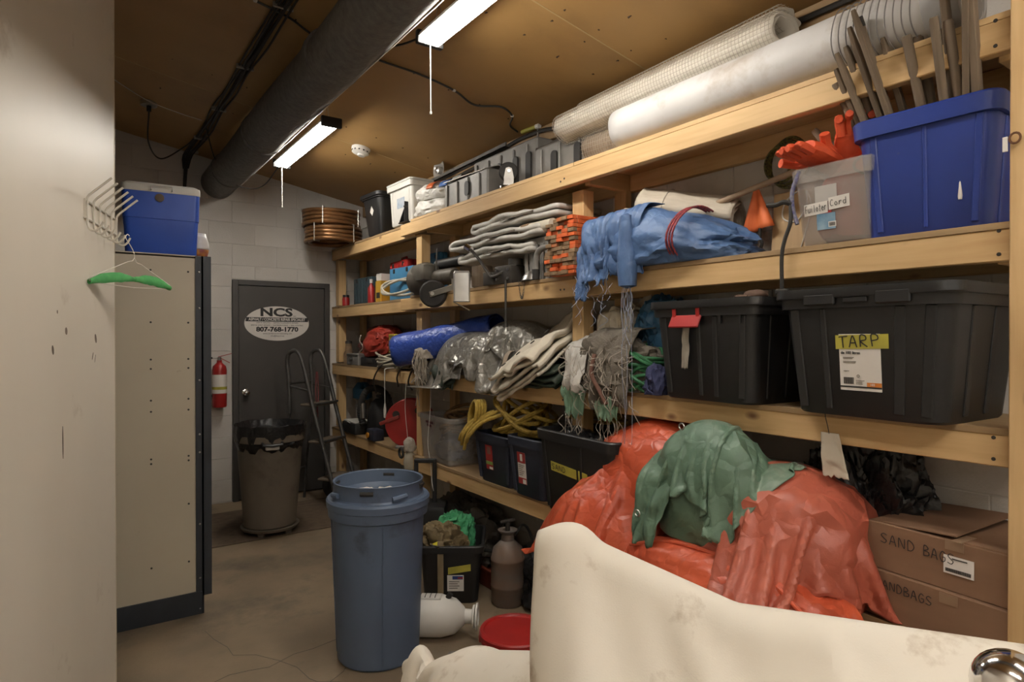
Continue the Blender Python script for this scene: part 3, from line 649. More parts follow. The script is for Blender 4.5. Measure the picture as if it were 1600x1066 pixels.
def drape(prof, y0, y1, seed=0, amp=.02, nf=4, taper=0.0, rag=.0, nu=28, nv=36, shift=0.0):
    """cloth strip following a profile in x,z, width in y, folds growing downwards, ragged end"""
    pr = bez([(p[0], 0, p[1]) for p in prof], nv); m = len(pr) - 1; P = []
    for i in range(nu + 1):
        u = i / nu; row = []; cut = 1 - rag * (.5 + .5 * nz(u * 9, seed, 1) + .3 * nz(u * 31, seed, 2))
        for j in range(m + 1):
            v = j / m * cut; q = v * m; a = min(int(q), m - 1); p = pr[a].lerp(pr[a + 1], q - a); t = (pr[a + 1] - pr[a]).normalized(); nrm = Vector((-t.z, 0, t.x))
            uu = .5 + (u - .5) * (1 - taper * v); g = amp * (v ** .7)
            uw = u + .22 * nz(v * 2.1, u * 1.5, seed + 11); w = g * (1.5 * nz(nf * uw * 1.3 + seed, v * 1.7, seed) + .9 * (.55 - 2.4 * abs(nz(nf * uw * 1.9, v * 2.4 + seed * 1.3, seed + 4))) + .35 * (.5 - 2.2 * abs(nz(nf * uw * 4.7, v * 6 + seed, seed + 9))))
            row.append((p.x + nrm.x * w, y0 + (y1 - y0) * uu + shift * v + .3 * g * nz(u * 5, v * 4, seed + 3), p.z + nrm.z * w))
        P.append(row)
    return MB().grid(P)
def strands(starts, drop, r, seed, sway=.02, n=6):
    """loose threads hanging from points"""
    mb = MB(); rnd = random.Random(seed)
    for s in starts:
        L = drop * rnd.uniform(.55, 1.1); a, b = rnd.uniform(-sway, sway), rnd.uniform(-sway, sway); p = Vector(s)
        mb.tube(bez([p, p + Vector((a, b, -L * .35)), p + Vector((a * .3, -b * .8, -L * .7)), p + Vector((a * 1.3, b, -L))], n * 2), r, 4)
    return mb
def sim(P, rest, cols, steps=140, it=8, pin=None, dt=.016, damp=.03, bend=.25, fr=.6, g=9.8):
    """small position-based cloth solver on a grid of points"""
    P = P.copy(); V = np.zeros_like(P); ru, rv = rest
    def con(Q, A, B, L, k):
        a, b = Q[A], Q[B]; d = b - a; l = np.linalg.norm(d, axis=-1, keepdims=True) + 1e-9; c = d * (.5 * k * (l - L) / l); Q[A] = a + c; Q[B] = b - c
    sl = slice; rd = math.hypot(ru, rv)
    def pairs(axis, step, par):
        n = P.shape[axis] - step; i0 = [j for j in range(n) if (j // step) % 2 == par]
        A = [sl(None)] * 2; B = [sl(None)] * 2; A[axis] = np.array(i0); B[axis] = np.array(i0) + step
        return tuple(A), tuple(B)
    cons = [(pairs(0, 1, p), ru, 1) for p in (0, 1)] + [(pairs(1, 1, p), rv, 1) for p in (0, 1)]
    cons += [(pairs(0, 2, p), 2 * ru, bend) for p in (0, 1)] + [(pairs(1, 2, p), 2 * rv, bend) for p in (0, 1)]
    for par in (0, 1):
        i0 = np.array([j for j in range(P.shape[0] - 1) if j % 2 == par])
        cons.append((((i0, sl(0, -1)), (i0 + 1, sl(1, None))), rd, .6)); cons.append((((i0, sl(1, None)), (i0 + 1, sl(0, -1))), rd, .6))
    for s in range(steps):
        V *= 1 - damp; V[..., 2] -= g * dt; Q = P + V * dt
        for k in range(it):
            for (A, B), L, st in cons: con(Q, A, B, L, st)
            if pin is not None: Q[pin] = P[pin]
        for c in cols:
            R, hit = c(Q); mv = (R - P); Q = np.where(hit[..., None], R - mv * fr * .9, Q); R, hit = c(Q); Q = np.where(hit[..., None], R, Q)
        V = (Q - P) / dt; np.clip(V, -3, 3, out=V); P = Q
    return P
def c_caps(a, b, r, r2=None):
    a, b = np.array(a, float), np.array(b, float); ab = b - a
    def f(Q):
        t = np.clip(((Q - a) @ ab) / (ab @ ab), 0, 1); c = a + t[..., None] * ab; d = Q - c; l = np.linalg.norm(d, axis=-1) + 1e-9
        rr = r if r2 is None else r + (r2 - r) * t; hit = l < rr
        return c + d * (np.maximum(rr, 0) / l)[..., None], hit
    return f
def c_ell(c, h):
    c, h = np.array(c, float), np.array(h, float)
    def f(Q):
        d = (Q - c) / h; l = np.linalg.norm(d, axis=-1) + 1e-9; return c + d / l[..., None] * h, l < 1
    return f
def c_floor(z):
    def f(Q): R = Q.copy(); R[..., 2] = np.maximum(R[..., 2], z); return R, Q[..., 2] < z
    return f
def c_box(lo, hi):
    lo, hi = np.array(lo, float), np.array(hi, float)
    def f(Q):
        ins = np.all((Q > lo) & (Q < hi), axis=-1); d = np.concatenate([Q - lo, hi - Q], axis=-1); k = np.argmin(d, axis=-1); R = Q.copy()
        for a in range(3): R[..., a] = np.where(k == a, lo[a], np.where(k == a + 3, hi[a], R[..., a]))
        return R, ins
    return f
def h_caps(a, b, r):
    """support seen from above: keeps cloth over a bar"""
    a, b = np.array(a, float), np.array(b, float); ab = (b - a)[:2]; L2 = max(ab @ ab, 1e-9)
    def f(Q):
        t = np.clip(((Q[..., :2] - a[:2]) @ ab) / L2, 0, 1); c = a[:2] + t[..., None] * ab; d = np.linalg.norm(Q[..., :2] - c, axis=-1)
        z = a[2] + t * (b[2] - a[2]) + np.sqrt(np.maximum(r * r - d * d, 0)) - r * .3; hit = (d < r) & (Q[..., 2] < z); R = Q.copy(); R[..., 2] = np.where(hit, z, Q[..., 2]); return R, hit
    return f
def h_ell(c, h, p=2.0):
    c, h = np.array(c, float), np.array(h, float)
    def f(Q):
        d = np.abs((Q[..., :2] - c[:2]) / h[:2]); l = (d ** p).sum(-1); z = c[2] + h[2] * np.maximum(1 - l, 0) ** (1 / p); hit = (l < 1) & (Q[..., 2] < z); R = Q.copy(); R[..., 2] = np.where(hit, z, Q[..., 2]); return R, hit
    return f
def crumple(center, su, sv, ang, excess, cols, n=64, seed=1, z0=None, steps=90, bend=.3, it=7, fr=1.0):
    """oversized sheet dropped on supports: it buckles into folds"""
    a = math.radians(ang); e1 = np.array([math.cos(a), math.sin(a), 0]); e2 = np.array([-math.sin(a), math.cos(a), 0]); nv = max(12, int(n * sv / su)); rs = np.random.RandomState(seed)
    u = np.linspace(-.5, .5, n) * su; v = np.linspace(-.5, .5, nv) * sv
    P = np.array([center[0], center[1], z0 if z0 is not None else center[2]]) + u[:, None, None] * e1 + v[None, :, None] * e2
    for k in range(5):
        f1, f2, ph = rs.uniform(3, 16), rs.uniform(3, 16), rs.uniform(0, 6); P[..., 2] += .018 * np.sin(f1 * u[:, None] / su * 2 + f2 * v[None, :] / sv * 2 + ph)
    for c in cols:
        R, h = c(P); P = R
    P = sim(P, (su / (n - 1) * excess[0], sv / (nv - 1) * excess[1]), cols, steps=steps, it=it, bend=bend, dt=.012, fr=fr)
    return P
def sheet_obj(P, name, mat, t, solid=.003):
    o_ = np.array(t.location); return MB().grid((P - o_).tolist()).build(name, mat, t, solid=solid, sub=1)
def sheet_uv(o, nu, nv):
    me = o.data; uv = me.uv_layers.new(name='uv')
    for lp in me.loops: i = lp.vertex_index; uv.data[lp.index].uv = ((i // nv) / nu, (i % nv) / nv)

def tote(t, L, Wd, H, mat, b=.84, r=.035, ribs=(), lid=None, rim=.012, rim_h=.03, open_top=True, wall=.004, rim_mat=None):
    """tapered storage tote: x depth Wd, y length L; returns a function placing points on the front (-x) face"""
    hx, hy = Wd / 2, L / 2; ht = H - rim_h
    k = lambda z: b + (1 - b) * z / H
    loops = [rrect(hx * k(0) - .006, hy * k(0) - .006, 0, r), rrect(hx * k(0), hy * k(0), .008, r), rrect(hx * k(ht), hy * k(ht), ht, r)]
    mb = MB(); lo2 = loops + [rrect(hx * k(H), hy * k(H), H, r)]
    if open_top: lo2 += [rrect(hx * k(H) - wall, hy * k(H) - wall, H, r), rrect(hx * k(0) - wall, hy * k(0) - wall, .012, r)]
    mb.loft(lo2); mb.build('body', mat, t)
    q = MB(); a0, a1 = hx * k(ht), hy * k(ht)
    q.loft([rrect(a0 + .001, a1 + .001, ht, r), rrect(a0 + rim, a1 + rim, ht, r), rrect(hx * k(H) + rim, hy * k(H) + rim, H - .004, r), rrect(hx * k(H) + rim - .004, hy * k(H) + rim - .004, H + .002, r), rrect(hx * k(H) - wall, hy * k(H) - wall, H + .002, r), rrect(hx * k(H) - wall, hy * k(H) - wall, ht, r)], False, False)
    q.build('rim', rim_mat or mat, t)
    for (side, s, w) in ribs:
        m2 = MB(); z0, z1 = .02, ht
        if side == 'f': m2.bar((-hx * k(z0), s * hy * k(z0), z0), (-hx * k(z1), s * hy * k(z1), z1), w, .008, up=(-1, 0, 0), ch=.003)
        else: m2.bar((s * hx * k(z0), -hy * k(z0), z0), (s * hx * k(z1), -hy * k(z1), z1), w, .008, up=(0, -1, 0), ch=.003)
        m2.build('rib', mat, t)
    if lid:
        m3 = MB(); m3.loft([rrect(hx + rim + .008, hy + rim + .008, H - .018, r), rrect(hx + rim + .010, hy + rim + .010, H - .014, r), rrect(hx + rim + .008, hy + rim + .008, H + .014, r), rrect(hx - .01, hy - .01, H + .016, r), rrect(hx - .02, hy - .02, H + .008, r)]); m3.build('lid', lid, t)
    def fp(y, z, off=.0015): return Vector((-hx * k(z) - off, y, z))
    return fp
def decal(name, fp, y0, y1, z0, z1, mat, t, off=.0015, skew=0.0):
    """flat printed label on a front face; y0 is the picture-left edge (far end)"""
    mb = MB(); a = [fp(y0, z0, off), fp(y1, z0 + skew, off), fp(y1, z1 + skew, off), fp(y0, z1, off)]; n = Vector((.0012, 0, 0))
    mb.add(a + [p + n for p in a], [(0, 1, 2, 3), (7, 6, 5, 4), (0, 4, 5, 1), (1, 5, 6, 2), (2, 6, 7, 3), (3, 7, 4, 0)]); return mb.build(name, mat, t, smooth=False)
def fwrite(word, fp, y0, y1, z0, hgt, pen, mat, t, slope=0.0, off=.003, name='handwriting'):
    """handwriting on a front (-x) face, reading from far y (picture left) to near y"""
    p, q = fp(y0, z0, off), fp(y1, z0 + slope, off); up = fp(y0, z0 + hgt, off) - p
    ex = (q - p).normalized(); ez = up.normalized(); ey = ez.cross(ex); M = Matrix.Translation(p) @ Matrix((ex, ey, ez)).transposed().to_4x4()
    return handwriting(word, (q - p).length, hgt, pen, mat, t, M, name)
def fprint(word, fp, y, z, size, mat, t, off=.003, sx=1.0, bold=0.0):
    """printed line on a front (-x) face"""
    o = text(word, size, mat, t, fp(y, z, off), (math.radians(90), 0, math.radians(-90)), bold=bold, sx=sx); return o

# tarp and cloth materials
M_ORANGE = pm('orange_tarp', (0.56, 0.095, 0.036), (0.47, 0.07, 0.028), 0.36, scale=4, bump=.10, bscale=260, crease=.55, crscale=11, spec=.6)
M_ORANGE2 = pm('faded_orange_tarp', (0.46, 0.115, 0.068), (0.37, 0.085, 0.05), 0.40, scale=5, bump=.10, bscale=260, crease=.55, crscale=10)
M_GREENT = pm('green_tarp', (0.125, 0.205, 0.14), (0.09, 0.16, 0.11), 0.45, scale=6, bump=.12, bscale=260, crease=.55, crscale=10, spots=(.34, .36, .28), spot_scale=2.6, spot_lim=(.56, .8))
M_CANVAS = pm('cream_canvas', (0.84, 0.785, 0.69), (0.79, 0.725, 0.62), 0.75, scale=3, bump=.06, bscale=300, crease=.14, crscale=6, spots=(0.36, 0.25, 0.14), spot_scale=8.0, spot_lim=(.57, .80))
M_CANVASD = pm('shelf_canvas', (0.66, 0.60, 0.49), (0.57, 0.51, 0.41), 0.85, scale=5, bump=.06, bscale=200, spots=(0.20, 0.16, 0.11), spot_scale=6, spot_lim=(.62, .85))
M_GREYT = pm('grey_tarp', (0.58, 0.555, 0.51), (0.49, 0.465, 0.425), 0.6, scale=6, bump=.08, bscale=160, crease=.25, crscale=8, spots=(.13, .10, .075), spot_scale=5, spot_lim=(.56, .8))
M_SILVER = pm('silver_tarp', (0.30, 0.285, 0.255), (0.19, 0.178, 0.155), 0.30, 0.3, scale=7, crease=.8, crscale=12, bump=.08, bscale=120)
M_BLUET = pm('blue_tarp', (0.075, 0.145, 0.30), (0.055, 0.108, 0.235), 0.5, scale=6, bump=.12, bscale=260, crease=.35, crscale=12, spots=(.22, .28, .42), spot_scale=7, spot_lim=(.58, .85))
M_BLUEM = pm('bright_blue_tarp', (0.035, 0.085, 0.42), (0.028, 0.065, 0.32), 0.35, scale=9, crease=.4, crscale=16, spots=(.20, .25, .48), spot_scale=22, spot_lim=(.60, .8))
M_DKGREEN = pm('dark_green_canvas', (0.022, 0.034, 0.022), (0.03, 0.04, 0.028), 0.6, scale=8, crease=.2)
M_BAG = pm('black_bag', (0.010, 0.010, 0.011), (0.016, 0.016, 0.017), 0.30, scale=8, crease=.3, crscale=14, spec=.5)
M_STRING = pm('dirty_string', (0.42, 0.37, 0.31), (0.30, 0.26, 0.21), 0.9, scale=30)
M_NET = pm('grey_net', (0.17, 0.145, 0.115), (0.11, 0.092, 0.072), 0.85, scale=20, bump=.4, bscale=130)
M_RAG = pm('mint_rag', (0.24, 0.40, 0.28), (0.19, 0.32, 0.22), 0.85, scale=16, bump=.3, bscale=140, spots=(.30, .25, .2), spot_scale=8, spot_lim=(.6, .85))
M_ROPE = pm('yellow_rope', (0.50, 0.34, 0.06), (0.33, 0.22, 0.035), 0.7, scale=60, bump=.6, bscale=180)
M_NAVY = pm('navy_plastic', (0.020, 0.026, 0.045), (0.028, 0.034, 0.055), 0.45, scale=6)
M_BLUETOTE = pm('blue_tote_plastic', (0.020, 0.045, 0.25), (0.016, 0.036, 0.20), 0.38, scale=4, spots=(.12, .10, .14), spot_scale=6, spot_lim=(.68, .8))
M_CLEAR = pm('cloudy_plastic', (0.56, 0.52, 0.48), (0.50, 0.46, 0.42), 0.25, alpha=.30, scale=4, spots=(.36, .31, .27), spot_scale=4, spot_lim=(.6, .85))
M_CARD = pm('cardboard', (0.225, 0.125, 0.07), (0.195, 0.107, 0.06), 0.85, scale=4, stretch=(1, 1, 4))
M_GLOVE = pm('orange_glove', (0.72, 0.10, 0.03), (0.58, 0.07, 0.022), 0.6, scale=12, crease=.3, crscale=16)
M_BARREL = pm('barrel_blue', (0.10, 0.14, 0.215), (0.085, 0.118, 0.185), 0.5, scale=3, stretch=(1, 1, .4), spots=(.03, .035, .045), spot_scale=3.5, spot_lim=(.60, .78))
M_TRASH = pm('trash_grey', (0.15, 0.125, 0.095), (0.12, 0.098, 0.072), 0.6, scale=4, stretch=(1, 1, .5), spots=(.06, .045, .03), spot_scale=4, spot_lim=(.56, .8))
M_PALEMESH = pm('white_mesh', (0.80, 0.755, 0.67), (0.73, 0.68, 0.59), 0.5, scale=4, spots=(.42, .33, .2), spot_scale=5, spot_lim=(.6, .9))
M_WROLL = pm('white_roll', (0.66, 0.645, 0.63), (0.59, 0.575, 0.56), 0.55, scale=5, spots=(.32, .23, .14), spot_scale=4, spot_lim=(.54, .82), bump=.04, bscale=30)
M_BROWNMESH = pm('brown_mesh', (0.34, 0.27, 0.20), (0.25, 0.19, 0.14), 0.6, scale=8)
M_GREYPL = pm('grey_form', (0.24, 0.228, 0.21), (0.15, 0.142, 0.13), 0.5, 0.2, scale=6, spots=(.30, .28, .25), spot_scale=6, spot_lim=(.6, .8))
M_BEIGEROLL = pm('beige_mat', (0.50, 0.44, 0.35), (0.42, 0.36, 0.28), 0.6, scale=14, stretch=(1, 5, 5))
M_COPPER = pm('brown_pipe', (0.27, 0.135, 0.055), (0.18, 0.088, 0.036), 0.3, 0.6, scale=10)
M_FLAG = pm('orange_flag', (0.85, 0.20, 0.06), (0.78, 0.17, 0.05), 0.6)
M_TEAL = pm('teal_case', (0.045, 0.075, 0.09), (0.035, 0.06, 0.07), 0.5)
M_BLUECASE = pm('blue_case', (0.05, 0.20, 0.36), (0.04, 0.16, 0.30), 0.45)
M_HOSE = pm('pale_hose', (0.40, 0.36, 0.28), None, 0.5)

# ------------------------------------------------------------------ shelf 1 (top)
Z1, Z2, Z3, Z4 = TOP; LZ = .012        # the far bay sits 12 mm lower
for k, (z, cx, cy, lab) in enumerate(((Z1 - LZ, 2.02, 5.86, 'lower coil of brown pipe on the top shelf by the back wall'), (Z1 - LZ + .155, 2.00, 5.87, 'upper coil of brown pipe stacked on the top shelf corner'))):
    t = thing('pipe_coil', lab, 'pipe coil', (cx, cy, z), .4 * k, 'coils of brown pipe'); rnd = random.Random(k)
    mb = MB()
    for lv in range(4):
        for q in range(2):
            r = .215 + .036 * q + rnd.uniform(-.008, .008); mb.tube([(r * math.cos(a), r * math.sin(a), .0185 + .037 * lv + .005 * math.sin(2 * a + lv)) for a in [2 * math.pi * i / 48 for i in range(48)]], .0180, 10, closed=True)
    mb.build('pipe', M_COPPER, t)
    for a in (0.4, 2.6, 3.7, 5.1): 
        c, s = math.cos(a), math.sin(a); m2 = MB(); m2.tube([(.205 * c, .205 * s, 0.0), (.272 * c, .272 * s, 0.0), (.272 * c, .272 * s, .160), (.205 * c, .205 * s, .160)], .005, 4, closed=True); m2.build('tie', M_FOIL, t)
t = thing('grey_box', 'small grey metal box between the pipe coils and the black bin', 'box', (2.30, 5.55, Z1 - LZ), 0)
MB().box((0, 0, .065), (.16, .20, .13), None, .008).build('body', M_GREYPL, t); MB().box((0, 0, .135), (.165, .205, .012), None, .004).build('lid', M_GREYPL, t)
t = thing('black_bin', 'black lidded plastic bin with a white diamond sticker on the top shelf', 'bin', (2.245, 5.16, Z1 - LZ), .06)
fp = tote(t, .34, .30, .34, M_BLACK, b=.78, r=.05, lid=M_BLACK, open_top=False)
mb = MB(); mb.add([fp(.02, .20, .002), fp(-.015, .165, .002), fp(-.05, .205, .002), fp(-.015, .25, .002)], [(0, 1, 2, 3)]); mb.build('sticker', M_LABEL, t, solid=.001, smooth=False)
t = thing('white_tote', 'white lidded plastic tote with blue label on the top shelf', 'tote', (2.29, 4.60, Z1), .03)
fp = tote(t, .40, .34, .32, M_WHITE, b=.92, r=.025, rim=.018, rim_h=.04, open_top=False, ribs=[('f', .75, .02), ('f', -.75, .02), ('s', .5, .02), ('s', 0, .02)])
MB().loft([rrect(.19, .22, .322, .03), rrect(.192, .222, .335, .03), rrect(.17, .2, .34, .03)]).build('lid', M_WHITE, t)
decal('label', fp, .06, -.07, .13, .21, pm('pale_blue_label', (.25, .31, .40), (.45, .48, .5), .5, scale=30), t)
mb = MB(); q = [(-.06, -.2025, .19), (-.06, -.2025, .14), (-.03, -.2025, .14)]; mb.tube(q, .003, 4); mb.tube(bez([(-.01, -.2025, .165), (-.005, -.2025, .14), (.015, -.2025, .14), (.02, -.2025, .165)], 12), .003, 4); mb.build('handwriting', M_INK, t)
M_SACK = pm('white_sack', (.68, .66, .61), (.58, .55, .5), .4, scale=8, crease=.4, crscale=14)
for k, (z, lab, hz_) in enumerate(((Z1, 'lower plain white plastic sack lying at the top shelf edge', .13), (Z1 + .105, 'upper white plastic sack with orange and blue print on the top shelf', .13))):
    t = thing('plastic_sack', lab, 'sack', (2.23, 4.10 - .02 * k, z), .15 + .1 * k, 'white plastic sacks')
    lump(.13, .26 - .03 * k, hz_, 11 + k, amp=.1, fold=.10, sub=4, along=(0, 1, .2)).build('sack_body', M_SACK, t)
    if k:
        for y, w, m, nm in ((.0, .07, pm('print_orange', (.62, .13, .03), None, .4), 'orange_print'), (-.13, .08, pm('print_blue', (.03, .12, .42), None, .4), 'blue_print')):
            mb = MB(); P = []
            for i in range(9):
                a = math.radians(100 + 80 * i / 8); rr = 1.03 if y > -.1 else .95
                P.append([(.135 * rr * math.cos(a) * (1 - .9 * yy * yy), yy, .068 + .072 * rr * math.sin(a) * (1 - 1.2 * yy * yy)) for yy in [y + w * (j / 6 - .5) for j in range(7)]])
            mb.grid(P); mb.build(nm, m, t, solid=.002)
t = thing('black_bracket', 'small black metal bracket on the shelf edge before the white tote', 'bracket', (2.125, 4.52, Z1), 0)
mb = MB(); mb.box((.0, .0, .004), (.05, .13, .008), None, .002); mb.bar((0, .05, .0), (0, -.05, .11), .05, .006, up=(0, 1, 0)); mb.bar((0, -.05, 0), (0, -.05, .16), .05, .008, up=(0, 1, 0)); mb.build('plate', M_BLACK, t, smooth=False); MB().cyl((-.03, -.05, .12), (.03, -.05, .12), .008, n=8).build('bolt', M_DARKSTEEL, t)
t = thing('clear_disk_lamp', 'round clear reflector lamp standing on the top shelf', 'lamp', (2.37, 4.42, Z1 + .345), 0)
MB().lathe([(.02, .03), (.05, .015), (.085, 0), (.088, .004), (.05, .022), (.022, .04)], 28, (0, 0, .09), 'x').build('reflector', pm('clear_reflector', (.62, .58, .52), None, .2, trans=.5), t)
MB().lathe([(0, -.02), (.03, -.01), (.032, .03), (0, .05)], 16, (0, 0, .085), 'x').build('bulb', M_STEEL, t); MB().box((.02, 0, .012), (.06, .08, .024), None, .006).build('foot', M_STEEL, t)
t = thing('grey_clamp', 'small grey cast clamp lying on the white tote lid', 'clamp', (2.30, 4.66, Z1 + .342), .3)
mb = MB(); mb.box((0, 0, .02), (.05, .12, .04), None, .01); mb.cyl((-.04, .03, .035), (.04, .03, .035), .02, n=12); mb.build('body', M_GREYPL, t); MB().cyl((0, -.09, .03), (0, .09, .03), .009, n=8).build('rod', M_STEEL, t)
t = thing('steel_bar', 'long dark flat steel bar lying across the top shelf boxes', 'bar', (2.33, 4.0, Z1 + .333), 0, rot=(math.radians(-1.5), 0, 0))
mb = MB(); mb.span((-.02, -.62, 0), (.02, .50, .008)); mb.span((-.02, -.62, 0), (-.012, .50, .03)); mb.build('angle', M_DARKSTEEL, t, smooth=False)
for y in (-.4, 0, .35): MB().cyl((.0, y, .006), (0, y, .010), .008, n=8).build('hole', M_INK, t)
def form_block(lab, loc, L, Wd, H, slots, rz=0.0, m=M_GREYPL):
    """ribbed grey steel form with oval hand holes"""
    t = thing('ribbed_form', lab, 'concrete form', loc, rz, 'ribbed grey concrete forms')
    mb = MB(); mb.loft([rrect(Wd / 2, L / 2, 0, .012), rrect(Wd / 2, L / 2, H - .012, .012), rrect(Wd / 2 - .012, L / 2 - .012, H, .012)]); mb.build('shell', m, t)
    n = int(L / .13)
    for i in range(n):
        y = -L / 2 + L * (i + .5) / n
        MB().box((-Wd / 2 - .006, y + .02, H * .48), (.012, .016, H * .86), None, .004).build('rib', m, t)
    for s in slots:
        q = MB(); w, h = .026, H * .28
        q.loft([[(x, s * L / 2 + w * math.cos(a), H * .48 + (h - w) * (1 if math.sin(a) > 0 else -1) + w * math.sin(a)) for a in [2 * math.pi * (k + .5) / 20 for k in range(20)]] for x in (-Wd / 2 - .0145, -Wd / 2 + .002)]); q.build('hand_hole', M_INK, t, smooth=False)
    return t
form_block('low ribbed grey form with a black hand hole at the shelf edge', (2.20, 3.60, Z1), .56, .14, .175, [-.15])
t = thing('sheet_metal_cover', 'pale bent metal sheet lying over the low grey form', 'sheet', (2.23, 3.62, Z1 + .178), .06)
mb = MB(); mb.prism([(-.11, -.005), (.0, .035), (.12, .012), (.12, .016), (.0, .040), (-.11, 0)], .50); mb.build('sheet', pm('pale_sheet', (.40, .37, .32), (.32, .29, .25), .5, .3), t, smooth=False); MB().box((.0, .20, .045), (.05, .12, .03), None, .006).build('clip', M_DARKSTEEL, t)
form_block('tall ribbed grey form behind the caster wheel', (2.385, 3.42, Z1), .74, .14, .335, [.08, -.42, -.8])
form_block('long ribbed grey form nearest the white rolls', (2.36, 2.76, Z1), .50, .17, .235, [-.55, .25], 0.02)
for k, (y, z) in enumerate(((2.80, .2375), (2.70, .2580))):
    t = thing('weathered_lath', 'dark weathered slat lying on the long grey form' if k == 0 else 'topmost dark weathered slat on the long grey form, sticking out', 'slat', (2.36, y, Z1 + z), .05 - .15 * k, 'dark slats on the form')
    MB().box((0, 0, .010), (.08, .52, .019), None, .003).build('board', pm('dark_slat', (.075, .062, .05), (.05, .042, .034), .8, scale=12), t, smooth=False)
def caster(t, R=.05):
    mb = MB(); mb.lathe([(R * .3, -.02), (R * .92, -.02), (R, -.012), (R, .012), (R * .92, .02), (R * .3, .02)], 28, (0, 0, R + .0), 'y'); mb.build('wheel', M_RUBBER, t)
    MB().lathe([(0, -.021), (R * .45, -.021), (R * .5, 0), (R * .45, .021), (0, .021)], 20, (0, 0, R), 'y').build('hub', M_STEEL, t)
t = thing('caster_wheel', 'swivel caster with steel fork standing upside down on the top shelf edge', 'caster', (2.145, 3.11, Z1), math.radians(-30))
MB().lathe([(.055, 0), (.055, .010), (.03, .016), (0, .018)], 20).build('plate', M_CHROME, t)
mb = MB(); mb.lathe([(.02, -.019), (.052, -.019), (.058, -.012), (.058, .012), (.052, .019), (.02, .019)], 28, (0, 0, .098), 'y'); mb.build('wheel', M_RUBBER, t)
for s in (-1, 1): MB().prism([(-.028, .012), (.028, .012), (.03, .06), (.018, .115), (0, .122), (-.018, .115), (-.03, .06)], .004, None, (0, s * .027, 0)).build('fork', pm('worn_zinc', (.40, .38, .35), (.28, .26, .24), .45, .6, scale=20), t)
MB().cyl((0, -.034, .098), (0, .034, .098), .010, n=10).build('axle', M_STEEL, t)
# rolls of sheeting
M_GRIDLINE = pm('mesh_thread', (.56, .50, .41), None, .6)
def mesh_threads(t, length, r, flat, n1, n2, off=.002, z=0.0, half=False):
    mb = MB()
    for i in range(n1):
        x = length * (i + .5) / n1; mb.tube([(x, (r + off) * math.cos(a), z + (r + off) * flat * math.sin(a)) for a in [math.radians(40 + 240 * k / 20) for k in range(21)]], .0013, 3, caps=False)
    for k in range(n2):
        a = math.radians(45 + 230 * k / (n2 - 1)); mb.tube([(0, (r + off) * math.cos(a), z + (r + off) * flat * math.sin(a)), (length, (r + off) * math.cos(a), z + (r + off) * flat * math.sin(a))], .0013, 3, caps=False)
    mb.build('reinforcing_threads', M_GRIDLINE, t, smooth=False, kind='stuff')
def xroll(name, lab, p, q, r, mat, turns, flat=1.0, wob=.01, gap=.012, r_end=None, grp=None):
    p, q = Vector(p), Vector(q); d = q - p; t = thing(name, lab, 'roll', p, 0, grp, rot=(0, -math.asin(d.z / d.length), math.atan2(d.y, d.x)))
    roll(d.length, r, seed=len(lab), turns=turns, gap=gap, flat=flat, wob=wob, r_end=r_end).build('sheet', mat, t, solid=.003); return t, d.length
t, L = xroll('white_roll', 'thick white roll of sheeting lying along the top shelf edge', (2.19, 2.19, Z1 + .112), (2.17, .74, Z1 + .112), .108, M_WROLL, 3.2, 1, .004)
mb = MB(); rnd = random.Random(5)
for k in range(11):
    x = L - .36 + .024 * k; mb.tube([(x + .004 * math.sin(3 * a), .1115 * math.cos(a), .1115 * math.sin(a)) for a in [2 * math.pi * i / 40 for i in range(40)]], .0022, 4, closed=True)
mb.build('grey_bands', pm('roll_band', (.20, .19, .19), (.30, .28, .27), .6), t)
MB().lathe([(.1105, L - .095), (.113, L - .09), (.113, L - .006), (.1105, L)], 32, (0, 0, 0), 'x').build('end_wrap', pm('end_wrap_grey', (.38, .37, .36), (.28, .27, .26), .5, scale=7), t)
MB().lathe([(.0, -.004), (.055, -.004), (.055, .04), (.0, .04)], 24, (0, 0, 0), 'x').build('core', M_BROWNMESH, t)
t, L = xroll('mesh_roll', 'flattened white mesh sheeting roll behind the thick white roll', (2.275, 2.72, Z1 + .270), (2.29, 1.40, Z1 + .298), .105, M_PALEMESH, 2.3, .72, .012); mesh_threads(t, L, .109, .75, 80, 20)
t, L = xroll('mesh_roll', 'hindmost flattened white mesh roll under the ceiling', (2.36, 2.64, Z1 + .362), (2.36, 1.44, Z1 + .388), .082, M_PALEMESH, 2.2, .6, .012); mesh_threads(t, L, .0855, .63, 70, 14)
t, L = xroll('mesh_roll', 'brown mesh roll end sticking out below the white mesh', (2.33, 2.55, Z1 + .125), (2.37, 1.2, Z1 + .110), .098, M_BROWNMESH, 2.3, .9, .02); mesh_threads(t, L, .102, .93, 80, 20)

# ------------------------------------------------------------------ shelf 2
def case(name, lab, cat, loc, L, Wd, H, mat, rz=0.0, handle=True, ribs=3):
    """hard tool case standing on edge: y length, x thickness"""
    t = thing(name, lab, cat, loc, rz)
    for s, nm in ((-1, 'shell_half'), (1, 'shell_half')): MB().box((s * Wd * .25, 0, H / 2), (Wd * .49, L, H), None, .014).build(nm, mat, t)
    for k in range(ribs): MB().box((-Wd / 2 - .002, -L * .36 + L * .72 * k / max(1, ribs - 1), H * .5), (.008, L * .09, H * .8), None, .003).build('rib', mat, t)
    if handle: MB().tube([(0, -.055, H - .01), (0, -.05, H + .028), (0, .05, H + .028), (0, .055, H - .01)], .010, 8).build('handle', mat, t)
    for y in (-L * .28, L * .28): MB().box((-Wd / 2, y, H * .9), (.012, .03, .035), None, .003).build('latch', M_BLACK, t)
    return t
ZL2 = Z2 - LZ
